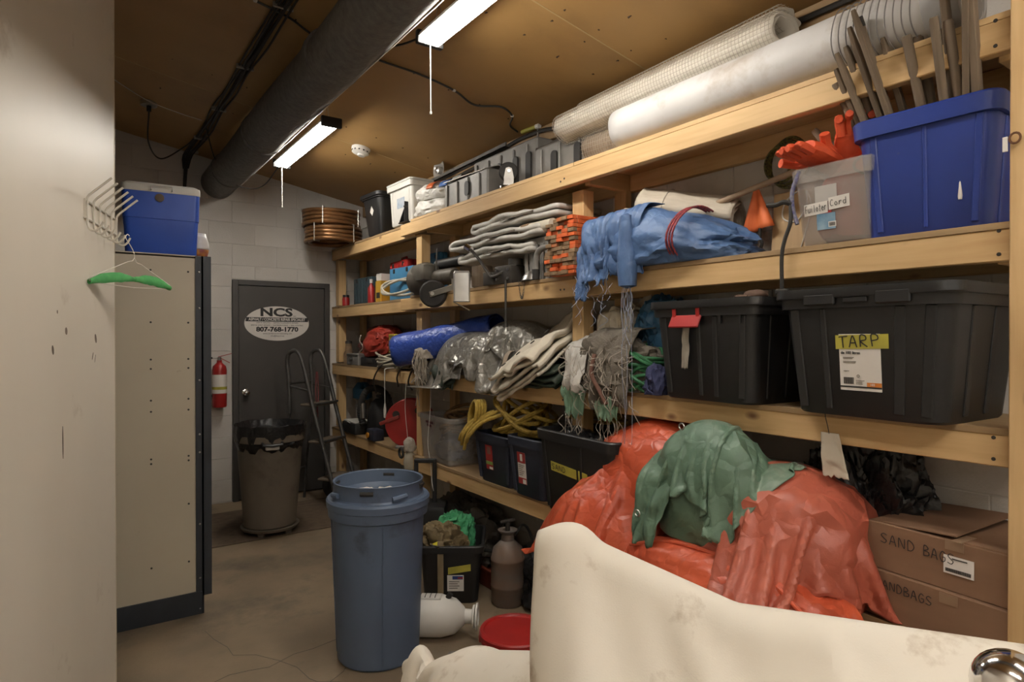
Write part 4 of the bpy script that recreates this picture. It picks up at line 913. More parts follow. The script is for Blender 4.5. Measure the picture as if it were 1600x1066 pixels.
case('tool_case', 'teal grey ribbed tool case at the far end of the second shelf', 'tool case', (2.34, 5.80, ZL2), .40, .13, .27, M_TEAL, 0.05, False, 5)
case('tool_case', 'red plastic tool case with handle standing on the second shelf', 'tool case', (2.36, 5.02, ZL2), .40, .12, .36, M_RED, -.05)
case('tool_case', 'bright blue tool case leaning before the red case', 'tool case', (2.24, 4.74, ZL2), .40, .10, .27, M_BLUECASE, .05, False, 0)
case('tool_case', 'narrow blue case behind the post beside the red case', 'tool case', (2.42, 4.55, ZL2), .26, .08, .38, M_BLUECASE, .0, False, 0)
t = thing('yellow_carton', 'small yellow and white carton beside the red tool case', 'carton', (2.28, 5.30, ZL2), .1); MB().box((0, 0, .10), (.10, .10, .20), None, .003).build('box', pm('yellow_card', (.52, .30, .03), (.46, .26, .025), .5), t); MB().box((0, 0, .232), (.09, .09, .064), None, .003).build('flap', M_LABEL, t); MB().box((-.051, .0, .07), (.002, .06, .05)).build('print', M_INK, t, smooth=False)
t = thing('red_bottle', 'slim red and white bottle between carton and teal case', 'bottle', (2.25, 5.50, ZL2), 0); MB().lathe([(.0, 0), (.032, 0), (.032, .15), (.012, .18), (.012, .20)], 16).build('body', M_RED, t); MB().lathe([(.016, .195), (.016, .23), (0, .232)], 12).build('cap', M_LABEL, t)
t = thing('red_jar', 'small red jar in the corner of the second shelf', 'jar', (2.22, 6.08, ZL2), 0); MB().lathe([(0, 0), (.035, 0), (.036, .08), (.028, .095)], 16).build('body', M_RED, t); MB().lathe([(.032, .092), (.032, .115), (0, .116)], 16).build('lid', M_BLACK, t)
t = thing('hose_coil', 'loosely coiled pale hose hanging over the second shelf edge', 'hose', (2.12, 4.53, ZL2), 0)
mb = MB()
for k in range(2): mb.tube([((.10 + .02 * k) * math.cos(a) - .03, (.27 - .05 * k) * math.sin(a), .085 + .01 * k + .075 * math.sin(a + .8 + .4 * k)) for a in [2 * math.pi * i / 40 for i in range(40)]], .011, 8, closed=True)
mb.build('hose', M_HOSE, t)
# walk-behind cutting machine lying on the shelf: motor, wheel, arm
t = thing('cutting_machine', 'greasy grey motor with black rubber wheel and steel plate overhanging the second shelf', 'machine', (2.15, 3.9, Z2), 0)
mb = MB(); mb.lathe([(0, .34), (.07, .335), (.125, .28), (.13, .18), (.10, .10), (.06, .06), (.055, -.22), (.045, -.24), (0, -.245)], 24, (0, .10, .11), 'y'); mb.build('motor_body', pm('grease_grey', (.115, .10, .08), (.07, .06, .048), .55, .3, scale=16), t)
MB().box((-.05, .22, .15), (.15, .22, .13), None, .045).build('gear_cover', pm('grease_grey2', (.16, .145, .12), (.10, .09, .072), .5, .3, scale=14), t)
for y in (.36, .40, .44): MB().lathe([(.05, -.006), (.088, -.006), (.088, .006), (.05, .006)], 20, (0, y - .08, .11), 'y').build('cooling_fin', M_DARKSTEEL, t)
mb = MB(); mb.cyl((.06, .22, .215), (.06, -.20, .215), .04, n=20); mb.build('air_tube', M_BLACK, t)
mb = MB(); mb.bar((-.05, .05, .16), (-.06, .015, .31), .012, .005, up=(1, 0, 0)); mb.build('lever', M_STEEL, t)
wq = (0, 0, 0)
mb = MB(); mb.lathe([(.045, -.024), (.083, -.026), (.094, -.016), (.094, .016), (.083, .026), (.045, .024)], 36, wq, 'x'); wp = [mb.build('tyre', M_RUBBER, t)]
mb = MB(); mb.lathe([(.036, -.02), (.047, -.022), (.047, .022), (.036, .02)], 28, wq, 'x'); mb.lathe([(0, -.026), (.018, -.026), (.018, .026), (0, .026)], 16, wq, 'x')
for k in range(5): a = 2 * math.pi * k / 5; mb.bar((wq[0], wq[1] + .015 * math.cos(a), wq[2] + .015 * math.sin(a)), (wq[0], wq[1] + .04 * math.cos(a), wq[2] + .04 * math.sin(a)), .014, .012, up=(1, 0, 0))
wp.append(mb.build('wheel_hub', M_DARKSTEEL, t))
mb = MB(); mb.bar((wq[0] - .032, wq[1] + .02, wq[2] - .008), (wq[0] - .032, wq[1] - .15, wq[2] + .045), .04, .008, up=(-1, 0, 0), ch=.003); mb.bar((wq[0] - .03, wq[1] - .15, wq[2] - .03), (wq[0] - .03, wq[1] - .15, wq[2] + .10), .035, .02, up=(-1, 0, 0)); o = mb.build('wheel_bracket', pm('bracket_grey', (.24, .22, .185), (.17, .155, .13), .5, .4), t)
wp += [o, MB().cyl((wq[0] - .045, wq[1], wq[2]), (wq[0] - .02, wq[1], wq[2]), .013, n=10).build('axle_bolt', M_STEEL, t)]
for o in wp: o.location = (-.13, -.06, -.02); o.rotation_euler = (0, 0, math.radians(52))
t = thing('silver_plate', 'shiny rounded steel cover plate hanging before the second shelf', 'plate', (2.03, 3.47, 1.765), math.radians(58))
mb = MB(); mb.loft([rrect(.006, .05, 0, .006), rrect(.018, .053, .004, .012), rrect(.018, .053, .185, .012), rrect(.006, .045, .20, .006)]); mb.build('cover', pm('brushed_plate', (.62, .61, .58), (.5, .49, .47), .38, .7, scale=10), t)
MB().bar((.0, .05, .0), (-.05, -.05, -.055), .02, .004).build('foot_strip', M_STEEL, t)
t = thing('bent_rod', 'bent steel rod with socket end in front of the folded grey tarps', 'rod', (2.10, 3.25, Z2), 0)
MB().tube(bez([(-.06, .13, .235), (-.05, .05, .17), (-.04, -.06, .06), (-.03, -.10, .05), (.0, -.16, .075)], 24), .0095, 8).build('shaft', M_DARKSTEEL, t); MB().cyl((-.07, .165, .255), (-.058, .125, .23), .022, n=14).build('socket', M_CHROME, t)
t = thing('engine_part', 'black cast engine part with bolts on the second shelf edge', 'engine part', (2.16, 3.10, Z2), .1)
mb = MB(); mb.box((0, 0, .055), (.14, .16, .11), None, .012); mb.box((-.03, .13, .04), (.1, .10, .08), None, .01); mb.cyl((0, -.04, .11), (0, -.04, .15), .045, n=18); mb.build('block', M_DARKSTEEL, t)
for y, z in ((-.05, .03), (.05, .03), (-.05, .085), (.05, .085)): MB().cyl((-.07, y, z), (-.078, y, z), .009, n=6).build('bolt', M_STEEL, t)
t = thing('threaded_rod', 'thin black rod hanging down from the second shelf edge', 'rod', (2.09, 3.06, 1.60), 0); MB().cyl((0, 0, 0), (0, 0, .28), .007, n=8).build('shaft', M_DARKSTEEL, t); MB().lathe([(0, .0), (.014, 0), (.014, .02), (0, .021)], 8).build('nut', M_DARKSTEEL, t)
t = thing('hanging_chain', 'short loop of rusty chain hanging over the second shelf edge', 'chain', (2.092, 2.90, 1.76), 0)
for k in range(15):
    u = k / 14; y = .03 - .06 * u; z = .10 - .095 * math.sin(math.pi * u) ; m2 = MB(); m2.tube([(.004 * math.cos(a) if k % 2 else .0, y + (.0 if k % 2 else .004 * math.cos(a)), z + .009 * math.sin(a)) for a in [2 * math.pi * i / 8 for i in range(8)]], .0014, 4, closed=True); m2.build('chain_link', M_DARKSTEEL, t)
t = thing('wooden_block', 'rough brown wooden block beneath the bent rod', 'block', (2.14, 3.40, Z2), .2); MB().box((0, 0, .07), (.09, .11, .14), None, .012).build('block', M_OLDWOOD, t); MB().box((0, 0, .1405), (.05, .06, .002)).build('end_grain', M_OLDWOODX, t, smooth=False)
t = thing('metal_bowl', 'dented metal bowl upturned on the second shelf', 'bowl', (2.17, 2.86, Z2), 0); MB().lathe([(.085, 0), (.088, .004), (.080, .03), (.06, .055), (.0, .06)], 28).build('bowl', M_STEEL, t); MB().lathe([(.086, 0), (.092, .002), (.092, .006), (.086, .008)], 28).build('rim', M_DARKSTEEL, t)
# folded grey tarps
for k, (z, w, d, nl, th, yc, sd, lab) in enumerate(((Z2 + .165, .80, .36, 2, .040, 3.22, 3, 'lowest folded grey tarp on the machine parts'), (Z2 + .250, .96, .38, 2, .045, 3.22, 8, 'white-grey folded tarp in the middle of the stack'), (Z2 + .345, .84, .34, 2, .042, 3.05, 14, 'topmost folded stained tarp under the top shelf beam'))):
    t = thing('folded_tarp', lab, 'tarp', (2.28, yc, z), .03 * (k - 1), 'folded grey tarps on the second shelf')
    folded(26, nl, d, w, th, sd, rough=.9, front=.035, slump=.02).build('sheet', M_GREYT, t, solid=.026, sub=1)
    MB().bar((-d / 2 - .012, w * .1, th * .9), (-d / 2 - .012, -w * .28, th * 1.1), .010, .004, up=(-1, 0, 0)).build('strap', M_NET, t)
t = thing('paper_tube', 'short beige tube poking out between the folded tarps', 'tube', (2.14, 2.84, Z2 + .30), 0); MB().lathe([(.028, -.17), (.033, -.17), (.033, .12), (.028, .12)], 18, (0, 0, 0), 'y').build('tube', M_CANVASD, t); MB().lathe([(.034, .03), (.036, .03), (.036, .10), (.034, .10)], 18, (0, 0, 0), 'y').build('sleeve', M_OLDWOODX, t)
t = thing('ribbed_crate', 'grey slatted plastic crate beside the orange stakes', 'crate', (2.20, 2.82, Z2 + .0), 0)
MB().span((-.06, -.12, .20), (.14, .12, .245), .01).build('top_rail', M_GREYPL, t)
for k in range(5): MB().bar((-.06, .095 - .048 * k, 0), (-.06, .10 - .048 * k, .21), .028, .012, up=(-1, 0, 0), ch=.003).build('slat', M_GREYPL, t)
MB().span((.05, -.12, 0), (.14, .12, .20), .01).build('back', M_GREYPL, t)
t = thing('pipe_elbow', 'grey curved pipe elbow before the stack of stakes', 'pipe', (2.08, 2.72, Z2), 0); MB().tube(bez([(.0, .03, .05), (0, .03, .09), (0, .015, .14), (.0, -.03, .165), (.02, -.09, .17)], 20), .017, 12).build('elbow', M_GREYPL, t); MB().cyl((0, .03, 0), (0, .03, .055), .021, n=14).build('collar', M_RUBBER, t)
# stack of orange painted stakes
M_STAKEO = pm('stake_orange', (.66, .13, .03), (.50, .085, .02), .6, scale=14, spots=(.30, .17, .07), spot_scale=9, spot_lim=(.55, .7))
rnd = random.Random(12); sme = {}
for lv in range(14):
    for c in range(5):
        if lv == 13 and c > 3: continue
        t = thing('wooden_stake', 'orange-painted wooden stake in the stack beside the blue tarp', 'stake', (2.022 + rnd.uniform(-.012, .016), 2.385 + .0455 * c + rnd.uniform(-.002, .002), Z2 + .0005 + .0208 * lv), rnd.uniform(-.03, .03), 'stacked orange wooden stakes')
        if not sme:
            a = MB(); a.span((0, -.022, 0), (.028, .022, .0195), .002); sme['r'] = a.mesh('raw_end'); b_ = MB(); b_.span((.028, -.0222, 0), (.148, .0222, .0196), .002); sme['p'] = b_.mesh('painted_length'); b3 = MB(); b3.span((.028, -.0222, 0), (.33, .0222, .0196), .002); sme['q'] = b3.mesh('painted_length'); sme['q'].materials.append(M_STAKEO); a2 = MB(); a2.span((0, -.0222, 0), (.027, .0222, .0197), .002); sme['o'] = a2.mesh('painted_tip'); a2.mesh
            sme['r'].materials.append(M_OLDWOODX); sme['p'].materials.append(M_STAKEO); sme['o'].materials.append(M_STAKEO)
        link('raw_end', sme['r'], None, t); link('painted_length', sme['q' if c < 2 else 'p'], None, t)
        if rnd.random() < .45: link('painted_tip', sme['o'], None, t).location = (-.001, 0, 0)
# blue tarp bundle with rope, hanging rags
t = thing('blue_tarp_bundle', 'frayed blue tarp bundle tied with red rope hanging over the second shelf', 'tarp', (2.22, 1.93, Z2), 0)
q = lump(.19, .42, .265, 21, amp=.10, fold=.11, freq=1.5, along=(.25, 1, -.1), sub=5, p=2.3, fine=.03); q.v = [(x - .03 + .12 * max(0, -y), y * 1.0, z * (1 - .45 * max(0, -y - .02) / .42)) for x, y, z in q.v]; q.build('bundle', M_BLUET, t)
for dy in (-.175, -.19, -.205): 
    m2 = MB(); m2.tube([(-.01 + .205 * math.cos(a), dy + .02 * math.sin(2 * a), .112 + .128 * math.sin(a)) for a in [2 * math.pi * i / 30 for i in range(30)]], .0045, 6, closed=True); m2.build('red_rope', pm('red_rope_m', (.40, .05, .05), (.12, .03, .05), .7, scale=90), t)
for k, (pr, y0, y1, am, nf, tp, rg, sd) in enumerate((([(-.06, .27), (-.16, .25), (-.20, .15), (-.19, .02), (-.21, -.10)], .40, .15, .030, 2.5, .30, .18, 3), ([(-.10, .17), (-.17, .12), (-.185, -.02), (-.19, -.16)], .46, .30, .022, 1.2, .55, .10, 9), ([(-.05, .28), (-.15, .27), (-.20, .20), (-.20, .10), (-.19, .0), (-.175, -.05)], .20, -.02, .028, 2, .2, .15, 15))):
    q = drape(pr, y0, y1, sd, am, nf, tp, rg, nu=34, nv=40); q.build('hanging_flap', M_BLUET, t, solid=.003)
mb = MB(); mb.lathe([(.012, -.10), (.040, -.09), (.046, 0), (.048, .06), (.040, .10), (.042, .15), (.036, .22), (.0, .235)], 18, (-.205, .06, 0)); mb.v = [(x + .012 * nz(y * 40, z * 20, 1), y + .01 * nz(x * 40, z * 25, 3), z) for x, y, z in mb.v]; mb.build('tied_end', M_BLUET, t)
strands([(-.205 + .02 * math.cos(k), .06 + .02 * math.sin(k * 2.1), -.09) for k in range(10)], .30, .0016, 3, .02).build('loose_threads', pm('blue_thread', (.30, .33, .42), None, .8), t, smooth=False, kind='stuff')
for k, (y, L) in enumerate(((.06, .95), (.03, .80), (.09, .60))): MB().tube(bez([(-.21, y, -.35), (-.215, y - .01, -.5), (-.21, y + .02 - .02 * k, -.35 - L * .6), (-.205, y + .06, -.35 - L)], 20), .0013, 4).build('thread', pm('blue_thread', (.3, .33, .42)), t)
strands([(-.20, .42 - .02 * k, -.02 - .05 * (k % 4)) for k in range(14)], .10, .0012, 9, .03).build('frayed_edge', pm('blue_thread', (.30, .33, .42)), bpy.data.objects['blue_tarp_bundle'], smooth=False, kind='stuff')
# beige mat rolls
for k, (p, q, r, lab) in enumerate((((2.25, 2.12, Z2 + .290), (2.41, 1.71, Z2 + .19), .112, 'larger rolled beige mat behind the blue tarp'), ((2.26, 2.26, Z2 + .262), (2.44, 1.95, Z2 + .20), .068, 'smaller rolled beige mat behind the blue tarp'))):
    t, L = xroll('rolled_mat', lab, p, q, r, M_BEIGEROLL, 4.5, 1, .012, gap=.011, grp='rolled beige mats')
    MB().tube([(L * .3, (r + .004) * math.cos(a), (r + .004) * math.sin(a)) for a in [2 * math.pi * i / 24 for i in range(24)]], .003, 5, closed=True).build('tie', M_STRING, t)
t = thing('wooden_pole', 'round wooden pole lying over the beige mats to the clear tote', 'pole', (2.30, 1.86, Z2 + .245), 0); MB().cyl((0, 0, 0), (.08, -.62, .135), .0125, n=14).build('shaft', pm('pole_wood', (.36, .25, .16), (.28, .19, .12), .6, scale=20), t); MB().cyl((-.0005, .004, -.001), (0, 0, 0), .0115, n=14).build('end', M_OLDWOODX, t)
t = thing('board_panel', 'plain plywood board standing on edge behind the clear tote', 'board', (2.43, 1.44, Z2), 0, rot=(0, math.radians(5), 0)); MB().span((-.01, -.13, 0), (.01, .11, .29), .002).build('board', wood('pale_ply', 2, (.52, .36, .19), (.42, .28, .14)), t, smooth=False); MB().tube(bez([(-.013, -.03, .30), (-.014, .05, .25), (-.014, .06, .18), (-.014, .0, .16), (-.013, -.04, .22), (-.013, -.03, .30)], 30), .003, 6).build('white_cord', M_WHITE, t); MB().tube(bez([(-.013, -.03, .30), (-.015, -.06, .2), (-.014, -.02, .02)], 16), .0025, 6).build('white_cord', M_WHITE, t)
t = thing('safety_flag', 'orange fabric flag hanging with a black hook behind the second shelf edge', 'flag', (2.41, 1.60, Z2 + .165), 0)
P = []
for i in range(9):
    u = i / 8; P.append([(-.01 - .02 * u * math.sin(v * 7), .005 + (v - .5) * (.02 + .13 * u) - .012 * u, .16 - .185 * u - .02 * u * (v - .5)) for v in [j / 10 for j in range(11)]])
MB().grid(P).build('flag', M_FLAG, t, solid=.0015)
mb = MB(); mb.tube(bez([(-.02, -.02, -.02), (-.02, -.02, -.06), (-.02, -.03, -.085), (-.02, -.015, -.115), (-.02, .012, -.11), (-.02, .018, -.085)], 24), .007, 8); mb.build('hook', M_RUBBER, t)
t = thing('bungee_strap', 'black bungee cord with blue cover hanging down across the second shelf edge', 'cord', (2.08, 1.24, Z2), 0)
MB().tube(bez([(.01, .02, .17), (.0, .015, .09), (-.002, .035, .03), (-.004, .045, -.03), (-.002, .045, -.15)], 30), .007, 8).build('cord', M_CABLE, t); MB().tube(bez([(.03, .0, .27), (.012, .015, .20), (.01, .012, .14), (.01, -.005, .08)], 20), .0075, 8).build('cover', pm('bungee_blue', (.05, .05, .16), (.2, .19, .22), .7, scale=120), t); mb = MB(); mb.tube(bez([(.0, .105, .165), (.0, .07, .16), (0, .04, .165), (.01, .015, .155)], 16), .009, 8); mb.build('hook', M_RUBBER, t)
MB().box((-.002, .045, -.155), (.02, .05, .02), None, .005).build('end_knob', M_RUBBER, t)
t = thing('bungee_coil', 'coiled black and yellow bungee cord hanging on the block wall', 'cord', (2.485, 1.50, Z2 + .33), 0)
for k in range(4): MB().tube([(-.01 - .008 * k, (.085 - .008 * k) * math.cos(a) + .012 * k, .09 + (.105 - .012 * k) * math.sin(a)) for a in [2 * math.pi * i / 36 for i in range(36)]], .006, 6, closed=True).build('loop', pm('bungee_yellow', (.03, .03, .025), (.22, .20, .05), .7, scale=110), t)
# clear tote with orange gloves
t = thing('clear_tote', 'cloudy clear plastic tote with handwritten paper label on the second shelf', 'tote', (2.295, 1.135, Z2), .02)
fp = tote(t, .27, .37, .275, M_CLEAR, b=.86, r=.03, rim=.008, rim_h=.05)
decal('sticker', fp, .052, -.012, .055, .11, pm('blue_sticker', (.08, .19, .30), (.25, .36, .45), .45, scale=25), t); decal('sticker_red', fp, .04, .0, .11, .118, M_REDP, t, .002); decal('sticker', fp, .055, -.02, .15, .205, pm('grey_sticker', (.48, .45, .42), None, .5), t); decal('barcode', fp, .012, -.014, .062, .08, M_LABEL, t, .002)
for k in range(8): decal('bar', fp, .009 - .0026 * k, .0078 - .0026 * k, .065, .077, M_INK, t, .0028)
decal('paper_label', fp, .095, .012, .108, .148, M_LABEL, t, .0025, .004); decal('paper_label', fp, .008, -.062, .119, .160, M_LABEL, t, .003, .004)
fwrite('Fuiloter', fp, .090, .014, .118, .024, .0017, M_INK, t, .004, .0042); fwrite('Cord', fp, .003, -.055, .130, .021, .0018, M_INK, t, .003, .0045)
for k, (x, y, rz, tilt, lab) in enumerate(((-.10, .06, 1.2, .25, 'orange rubber glove with grey cuff edge lying over the clear tote rim'), (-.08, -.04, 2.0, 1.0, 'orange rubber glove standing up out of the clear tote'), (.02, -.09, -1.3, .3, 'crumpled orange glove at the back of the clear tote'))):
    g = thing('rubber_glove', lab, 'glove', (2.295 + x, 1.135 + y, Z2 + .285), 0, 'orange rubber gloves', rot=(tilt, 0, rz)); g.scale = (1.35, 1.35, 1.35)
    mb = MB(); mb.loft([[(w * math.cos(a) * (1 + .1 * nz(a, yy * 9, k)), yy, .5 * w * math.sin(a) + .014 + zz) for a in [2 * math.pi * i / 16 for i in range(16)]] for yy, w, zz in ((-.10, .052, .0), (-.05, .048, .004), (0, .045, .008), (.05, .05, .012), (.075, .046, .012))])
    mb.build('gauntlet', M_GLOVE, g)
    for f in range(4): MB().tube(bez([(-.032 + .021 * f, .07, .014), (-.036 + .024 * f, .11, .016), (-.036 + .024 * f, .135 - .012 * abs(f - 1.5), .008 - .01 * k)], 8), [.012] * 4 + [.011] * 4 + [.009], 8).build('finger', M_GLOVE, g)
    MB().tube(bez([(.042, .02, .014), (.065, .05, .012), (.07, .085, .006)], 8), .0125, 8).build('thumb', M_GLOVE, g)
    MB().tube([(.0535 * math.cos(a), -.10, .5 * .0535 * math.sin(a) + .014) for a in [2 * math.pi * i / 16 for i in range(16)]], .004, 5, closed=True).build('cuff_edge', M_NET, g)
o = lump(.14, .105, .25, 31, sub=3, fold=.12); t = thing('red_liner', 'red cloth showing through the clear tote', 'cloth', (2.29, 1.135, Z2 + .03), 0); o.build('cloth', pm('red_cloth', (.34, .05, .035), None, .8), t); lump(.05, .04, .03, 3, sub=2).build('fold', MATS['red_cloth'], t).location = (0, 0, .17)
# blue tote with weathered stakes
t = thing('blue_tote', 'large blue plastic tote full of weathered stakes on the second shelf', 'tote', (2.315, .865, Z2), .03)
fp = tote(t, .39, .38, .385, M_BLUETOTE, b=.86, r=.045, rim=.014, rim_h=.055, ribs=[('f', .72, .02), ('f', -.05, .012), ('f', -.8, .02), ('s', -.5, .02)])
MB().box((-.18, -.09, .352), (.035, .10, .03), None, .008).build('handle_lip', M_BLUETOTE, t); mb = MB(); a = fp(-.10, .09, .001); mb.lathe([(.005, 0), (.006, .01), (.003, .05), (0, .075)], 8, a); mb.build('paint_drip', M_LABEL, t)
rnd = random.Random(77); NAMED = {5: 'weathered stake with a black taped tip standing in the blue tote', 12: 'tallest weathered stake sticking up out of the blue tote', 18: 'short stake lying lowest over the rim of the blue tote'}
SP = [(.155, .02, .48, .22, 1), (.14, .0, .52, .20, 0), (.125, -.04, .56, .17, 2), (.11, .05, .58, .17, 0), (.085, -.02, .62, .13, 2), (.07, .03, .64, .12, 1), (.05, -.05, .66, .12, 2), (.03, .06, .56, .10, 0), (-.01, -.02, .50, .02, 1), (-.03, .08, .47, .02, 2), (-.06, -.05, .52, -.05, 1), (-.075, .02, .70, -.06, 2), (-.09, -.05, .84, -.14, 0), (-.10, .04, .49, .0, 1), (-.125, -.03, .50, -.02, 1), (-.14, .03, .62, -.07, 2), (-.155, -.04, .66, -.08, 0), (.0, .1, .5, .0, 1), (.16, .07, .40, .5, 1)]
for i, (y, x, L, ti, kd) in enumerate(SP):
    w = rnd.uniform(.024, .031); t = thing('weathered_stake', 'weathered grey-brown wooden stake standing in the blue tote', 'stake', (2.325 + x * .25, .865 + y * .75, Z2 + .02), rnd.uniform(-.3, .3), 'weathered stakes in the blue tote', rot=(-ti, -.42 + x * .5, 0))
    L += .10 if y > 0 else .13
    mb = MB()
    if kd == 1: mb.tube([(0, 0, 0), (0.002, 0, L * .5), (0, 0, L - .006), (0, 0, L)], [w * .5, w * .52, w * .5, w * .42], 12)
    else: mb.loft([rrect(w * .5 * a, w * .36 * b_, z, .003, 1) for a, b_, z in ((1, 1, 0), (1.02, 1, L * .5), (1, 1, L - .07), (.62, .8, L - .012), (.45, .7, L))])
    mb.build('shaft', M_OLDWOOD, t)
    if i in NAMED: t['label'] = NAMED[i]
    if i == 5: MB().cyl((0, 0, L - .03), (0, 0, L + .002), w * .55, n=12).build('black_tape', M_RUBBER, t)

# ------------------------------------------------------------------ shelf 3
ZL3 = Z3 - LZ
t = thing('brown_can', 'dented brown can at the far end of the third shelf', 'can', (2.24, 6.06, ZL3)); MB().lathe([(0, 0), (.05, 0), (.05, .10), (.035, .13), (.03, .20), (.033, .205), (0, .206)], 18).build('body', M_OLDWOODX, t); MB().lathe([(.034, .2), (.034, .225), (0, .227)], 14).build('cap', M_DARKSTEEL, t)
t = thing('metal_case', 'low grey metal case with a knob beside the brown can', 'case', (2.24, 5.70, ZL3), 0); MB().box((0, 0, .055), (.2, .30, .11), None, .006).build('body', M_GREYPL, t); MB().lathe([(.022, 0), (.012, .035), (0, .036)], 14, (0, 0, 0), 'x').build('knob', M_STEEL, t).location = (-.13, .0, .06); MB().box((-.102, 0, .095), (.006, .28, .012)).build('lid_edge', M_STEEL, t, smooth=False)
for k, (y, z, hx, hy, hz, m, lab, al) in enumerate(((5.86, .12, .09, .11, .12, pm('maroon_bag', (.09, .022, .018), None, .8, scale=9), 'small dark maroon bundle above the metal case', None), (5.50, .26, .12, .24, .11, pm('rust_bag', (.16, .035, .018), None, .8, scale=9), 'dark rust coloured folded bag at the back of the third shelf', (0, 1, 0)))):
    t = thing('cloth_bundle', lab, 'bundle', (2.38, y, ZL3 + z), 0); lump(hx, hy, hz, 40 + k, sub=4, along=al).build('bundle', m, t); MB().tube([(hx * 1.02 * math.cos(a), 0, hz * .45 + hz * .5 * math.sin(a)) for a in [2 * math.pi * i / 20 for i in range(20)]], .005, 5, closed=True).build('strap', M_RUBBER, t)
t = thing('red_bag', 'red nylon bag gathered with a drawstring on the third shelf', 'bag', (2.28, 5.32, ZL3 + .09), 0, rot=(math.radians(-6), 0, 0))
q = lump(.15, .38, .27, 44, amp=.08, fold=.10, along=(0, 1, .1), sub=5, p=2.2); q.v = [(x * (1 - .45 * max(0, y) / .38), y, z * (1 - .25 * max(0, y) / .38)) for x, y, z in q.v]; q.build('bag_body', pm('red_nylon', (.34, .032, .016), (.26, .022, .012), .5, scale=5, crease=.3, crscale=9), t)
MB().tube(bez([(-.10, .24, .22), (-.13, .20, .16), (-.12, .15, .10), (-.13, .24, .05)], 16), .005, 6).build('drawstring', M_STRING, t)
t = thing('box_stack_support', 'dark flat tool tray beneath the red bag', 'tray', (2.30, 5.30, ZL3), 0); MB().box((0, 0, .04), (.30, .44, .08), None, .01).build('tray', M_BLACK, t); MB().box((-.152, 0, .05), (.008, .12, .03), None, .003).build('handle', M_DARKSTEEL, t)
t = thing('yellow_crate', 'small yellow grid box beside the blue tarp roll', 'box', (2.24, 4.90, ZL3 + .13), 0); MB().box((0, 0, .08), (.09, .18, .16), None, .004).build('body', pm('yellow_box', (.55, .42, .05), (.48, .36, .04), .5), t)
for k in range(6): MB().box((-.046, -.075 + .03 * k, .08), (.003, .004, .15)).build('grid_bar', M_INK, t, smooth=False)
for k in range(4): MB().box((-.046, 0, .02 + .04 * k), (.003, .17, .004)).build('grid_bar', M_INK, t, smooth=False)
t = thing('battery_box', 'dark box under the yellow grid box', 'box', (2.26, 4.90, ZL3), 0); MB().box((0, 0, .062), (.14, .22, .124), None, .008).build('body', M_BLACK, t); MB().box((0, 0, .127), (.05, .16, .006)).build('strip', M_DARKSTEEL, t, smooth=False)
def ropecoil(name, lab, cat, loc, rx, ry, r, n, seed, mat, zstep=None, rz=0.0, grp=None, tilt=.25, tail=None):
    t = thing(name, lab, cat, loc, rz, grp); rnd = random.Random(seed); mb = MB()
    for k in range(n):
        a0 = rnd.uniform(0, 6.28); sx, sy = rx * rnd.uniform(.72, 1.0), ry * rnd.uniform(.72, 1.0); ox, oy = rnd.uniform(-.03, .03) * rx * 8, rnd.uniform(-.03, .03) * ry * 8; zz = r + (zstep or r * 1.3) * k; tl = rnd.uniform(-tilt, tilt); tm = rnd.uniform(-tilt, tilt)
        pts = []
        for i in range(37):
            a = a0 + 2 * math.pi * i / 36; x, y = sx * math.cos(a), sy * math.sin(a); pts.append((ox + x, oy + y, max(r, zz + tl * x + tm * y + .5 * r * nz(a, k, seed))))
        mb.tube(pts, r, 7)
    if tail: mb.tube(bez(tail, 30), r, 7)
    mb.build('rope', mat, t)
    mb = MB(); mb.tube([(.018 * math.cos(a), ry * .85, r * 2 + n * .5 * (zstep or r * 1.3) + n * .45 * (zstep or r * 1.3) * math.sin(a)) for a in [2 * math.pi * i / 16 for i in range(16)]], r * .8, 6, closed=True); mb.build('binding', mat, t); return t
ropecoil('rope_coil', 'beige rope coil at the third shelf edge before the yellow box', 'rope', (2.18, 4.98, ZL3 + .0), .07, .17, .009, 9, 3, M_HOSE)
t = thing('plastic_pouch', 'crumpled olive plastic pouch beside the blue tarp roll', 'pouch', (2.19, 4.62, Z3), 0); lump(.08, .14, .14, 51, sub=4, fold=.2).build('pouch', pm('olive_plastic', (.16, .14, .08), (.10, .085, .05), .35, scale=18, crease=.4), t); MB().box((-.085, .02, .06), (.004, .05, .03)).build('label', M_YELLOWTAPE, t, smooth=False)
for k, (pts, lab) in enumerate(((([2.30, 4.85, ZL3 + .14], [2.16, 4.80, ZL3 + .08], [2.10, 4.93, ZL3 + .02], [2.09, 5.06, ZL3 - .10], [2.13, 5.10, ZL3 - .22]), 'black power cord draped over the third shelf edge'), (([2.20, 4.5, Z3 + .02], [2.09, 4.48, Z3 + .02], [2.075, 4.55, Z3 - .06], [2.09, 4.56, Z3 - .14]), 'short black cord loop hanging over the third shelf edge near the post'), (([2.16, 4.30, Z3 + .02], [2.08, 4.28, Z3 + .01], [2.07, 4.34, Z3 - .09], [2.09, 4.31, Z3 - .15]), 'black cord end hanging beside the mop'))): wire('power_cord', lab, pts, .007, M_CABLE)
t = thing('white_plug_cord', 'white cord with plug hanging from the third shelf', 'cord', (2.09, 4.80, ZL3 - .40), 0); MB().tube(bez([(0.1, 0, .41), (0, 0, .405), (-.012, 0, .36), (-.01, 0, .12)], 16), .004, 6).build('cord', M_WHITE, t); MB().lathe([(0, 0), (.010, .004), (.012, .07), (.006, .12), (0, .122)], 10, (-.01, 0, 0)).build('plug', M_WHITE, t)
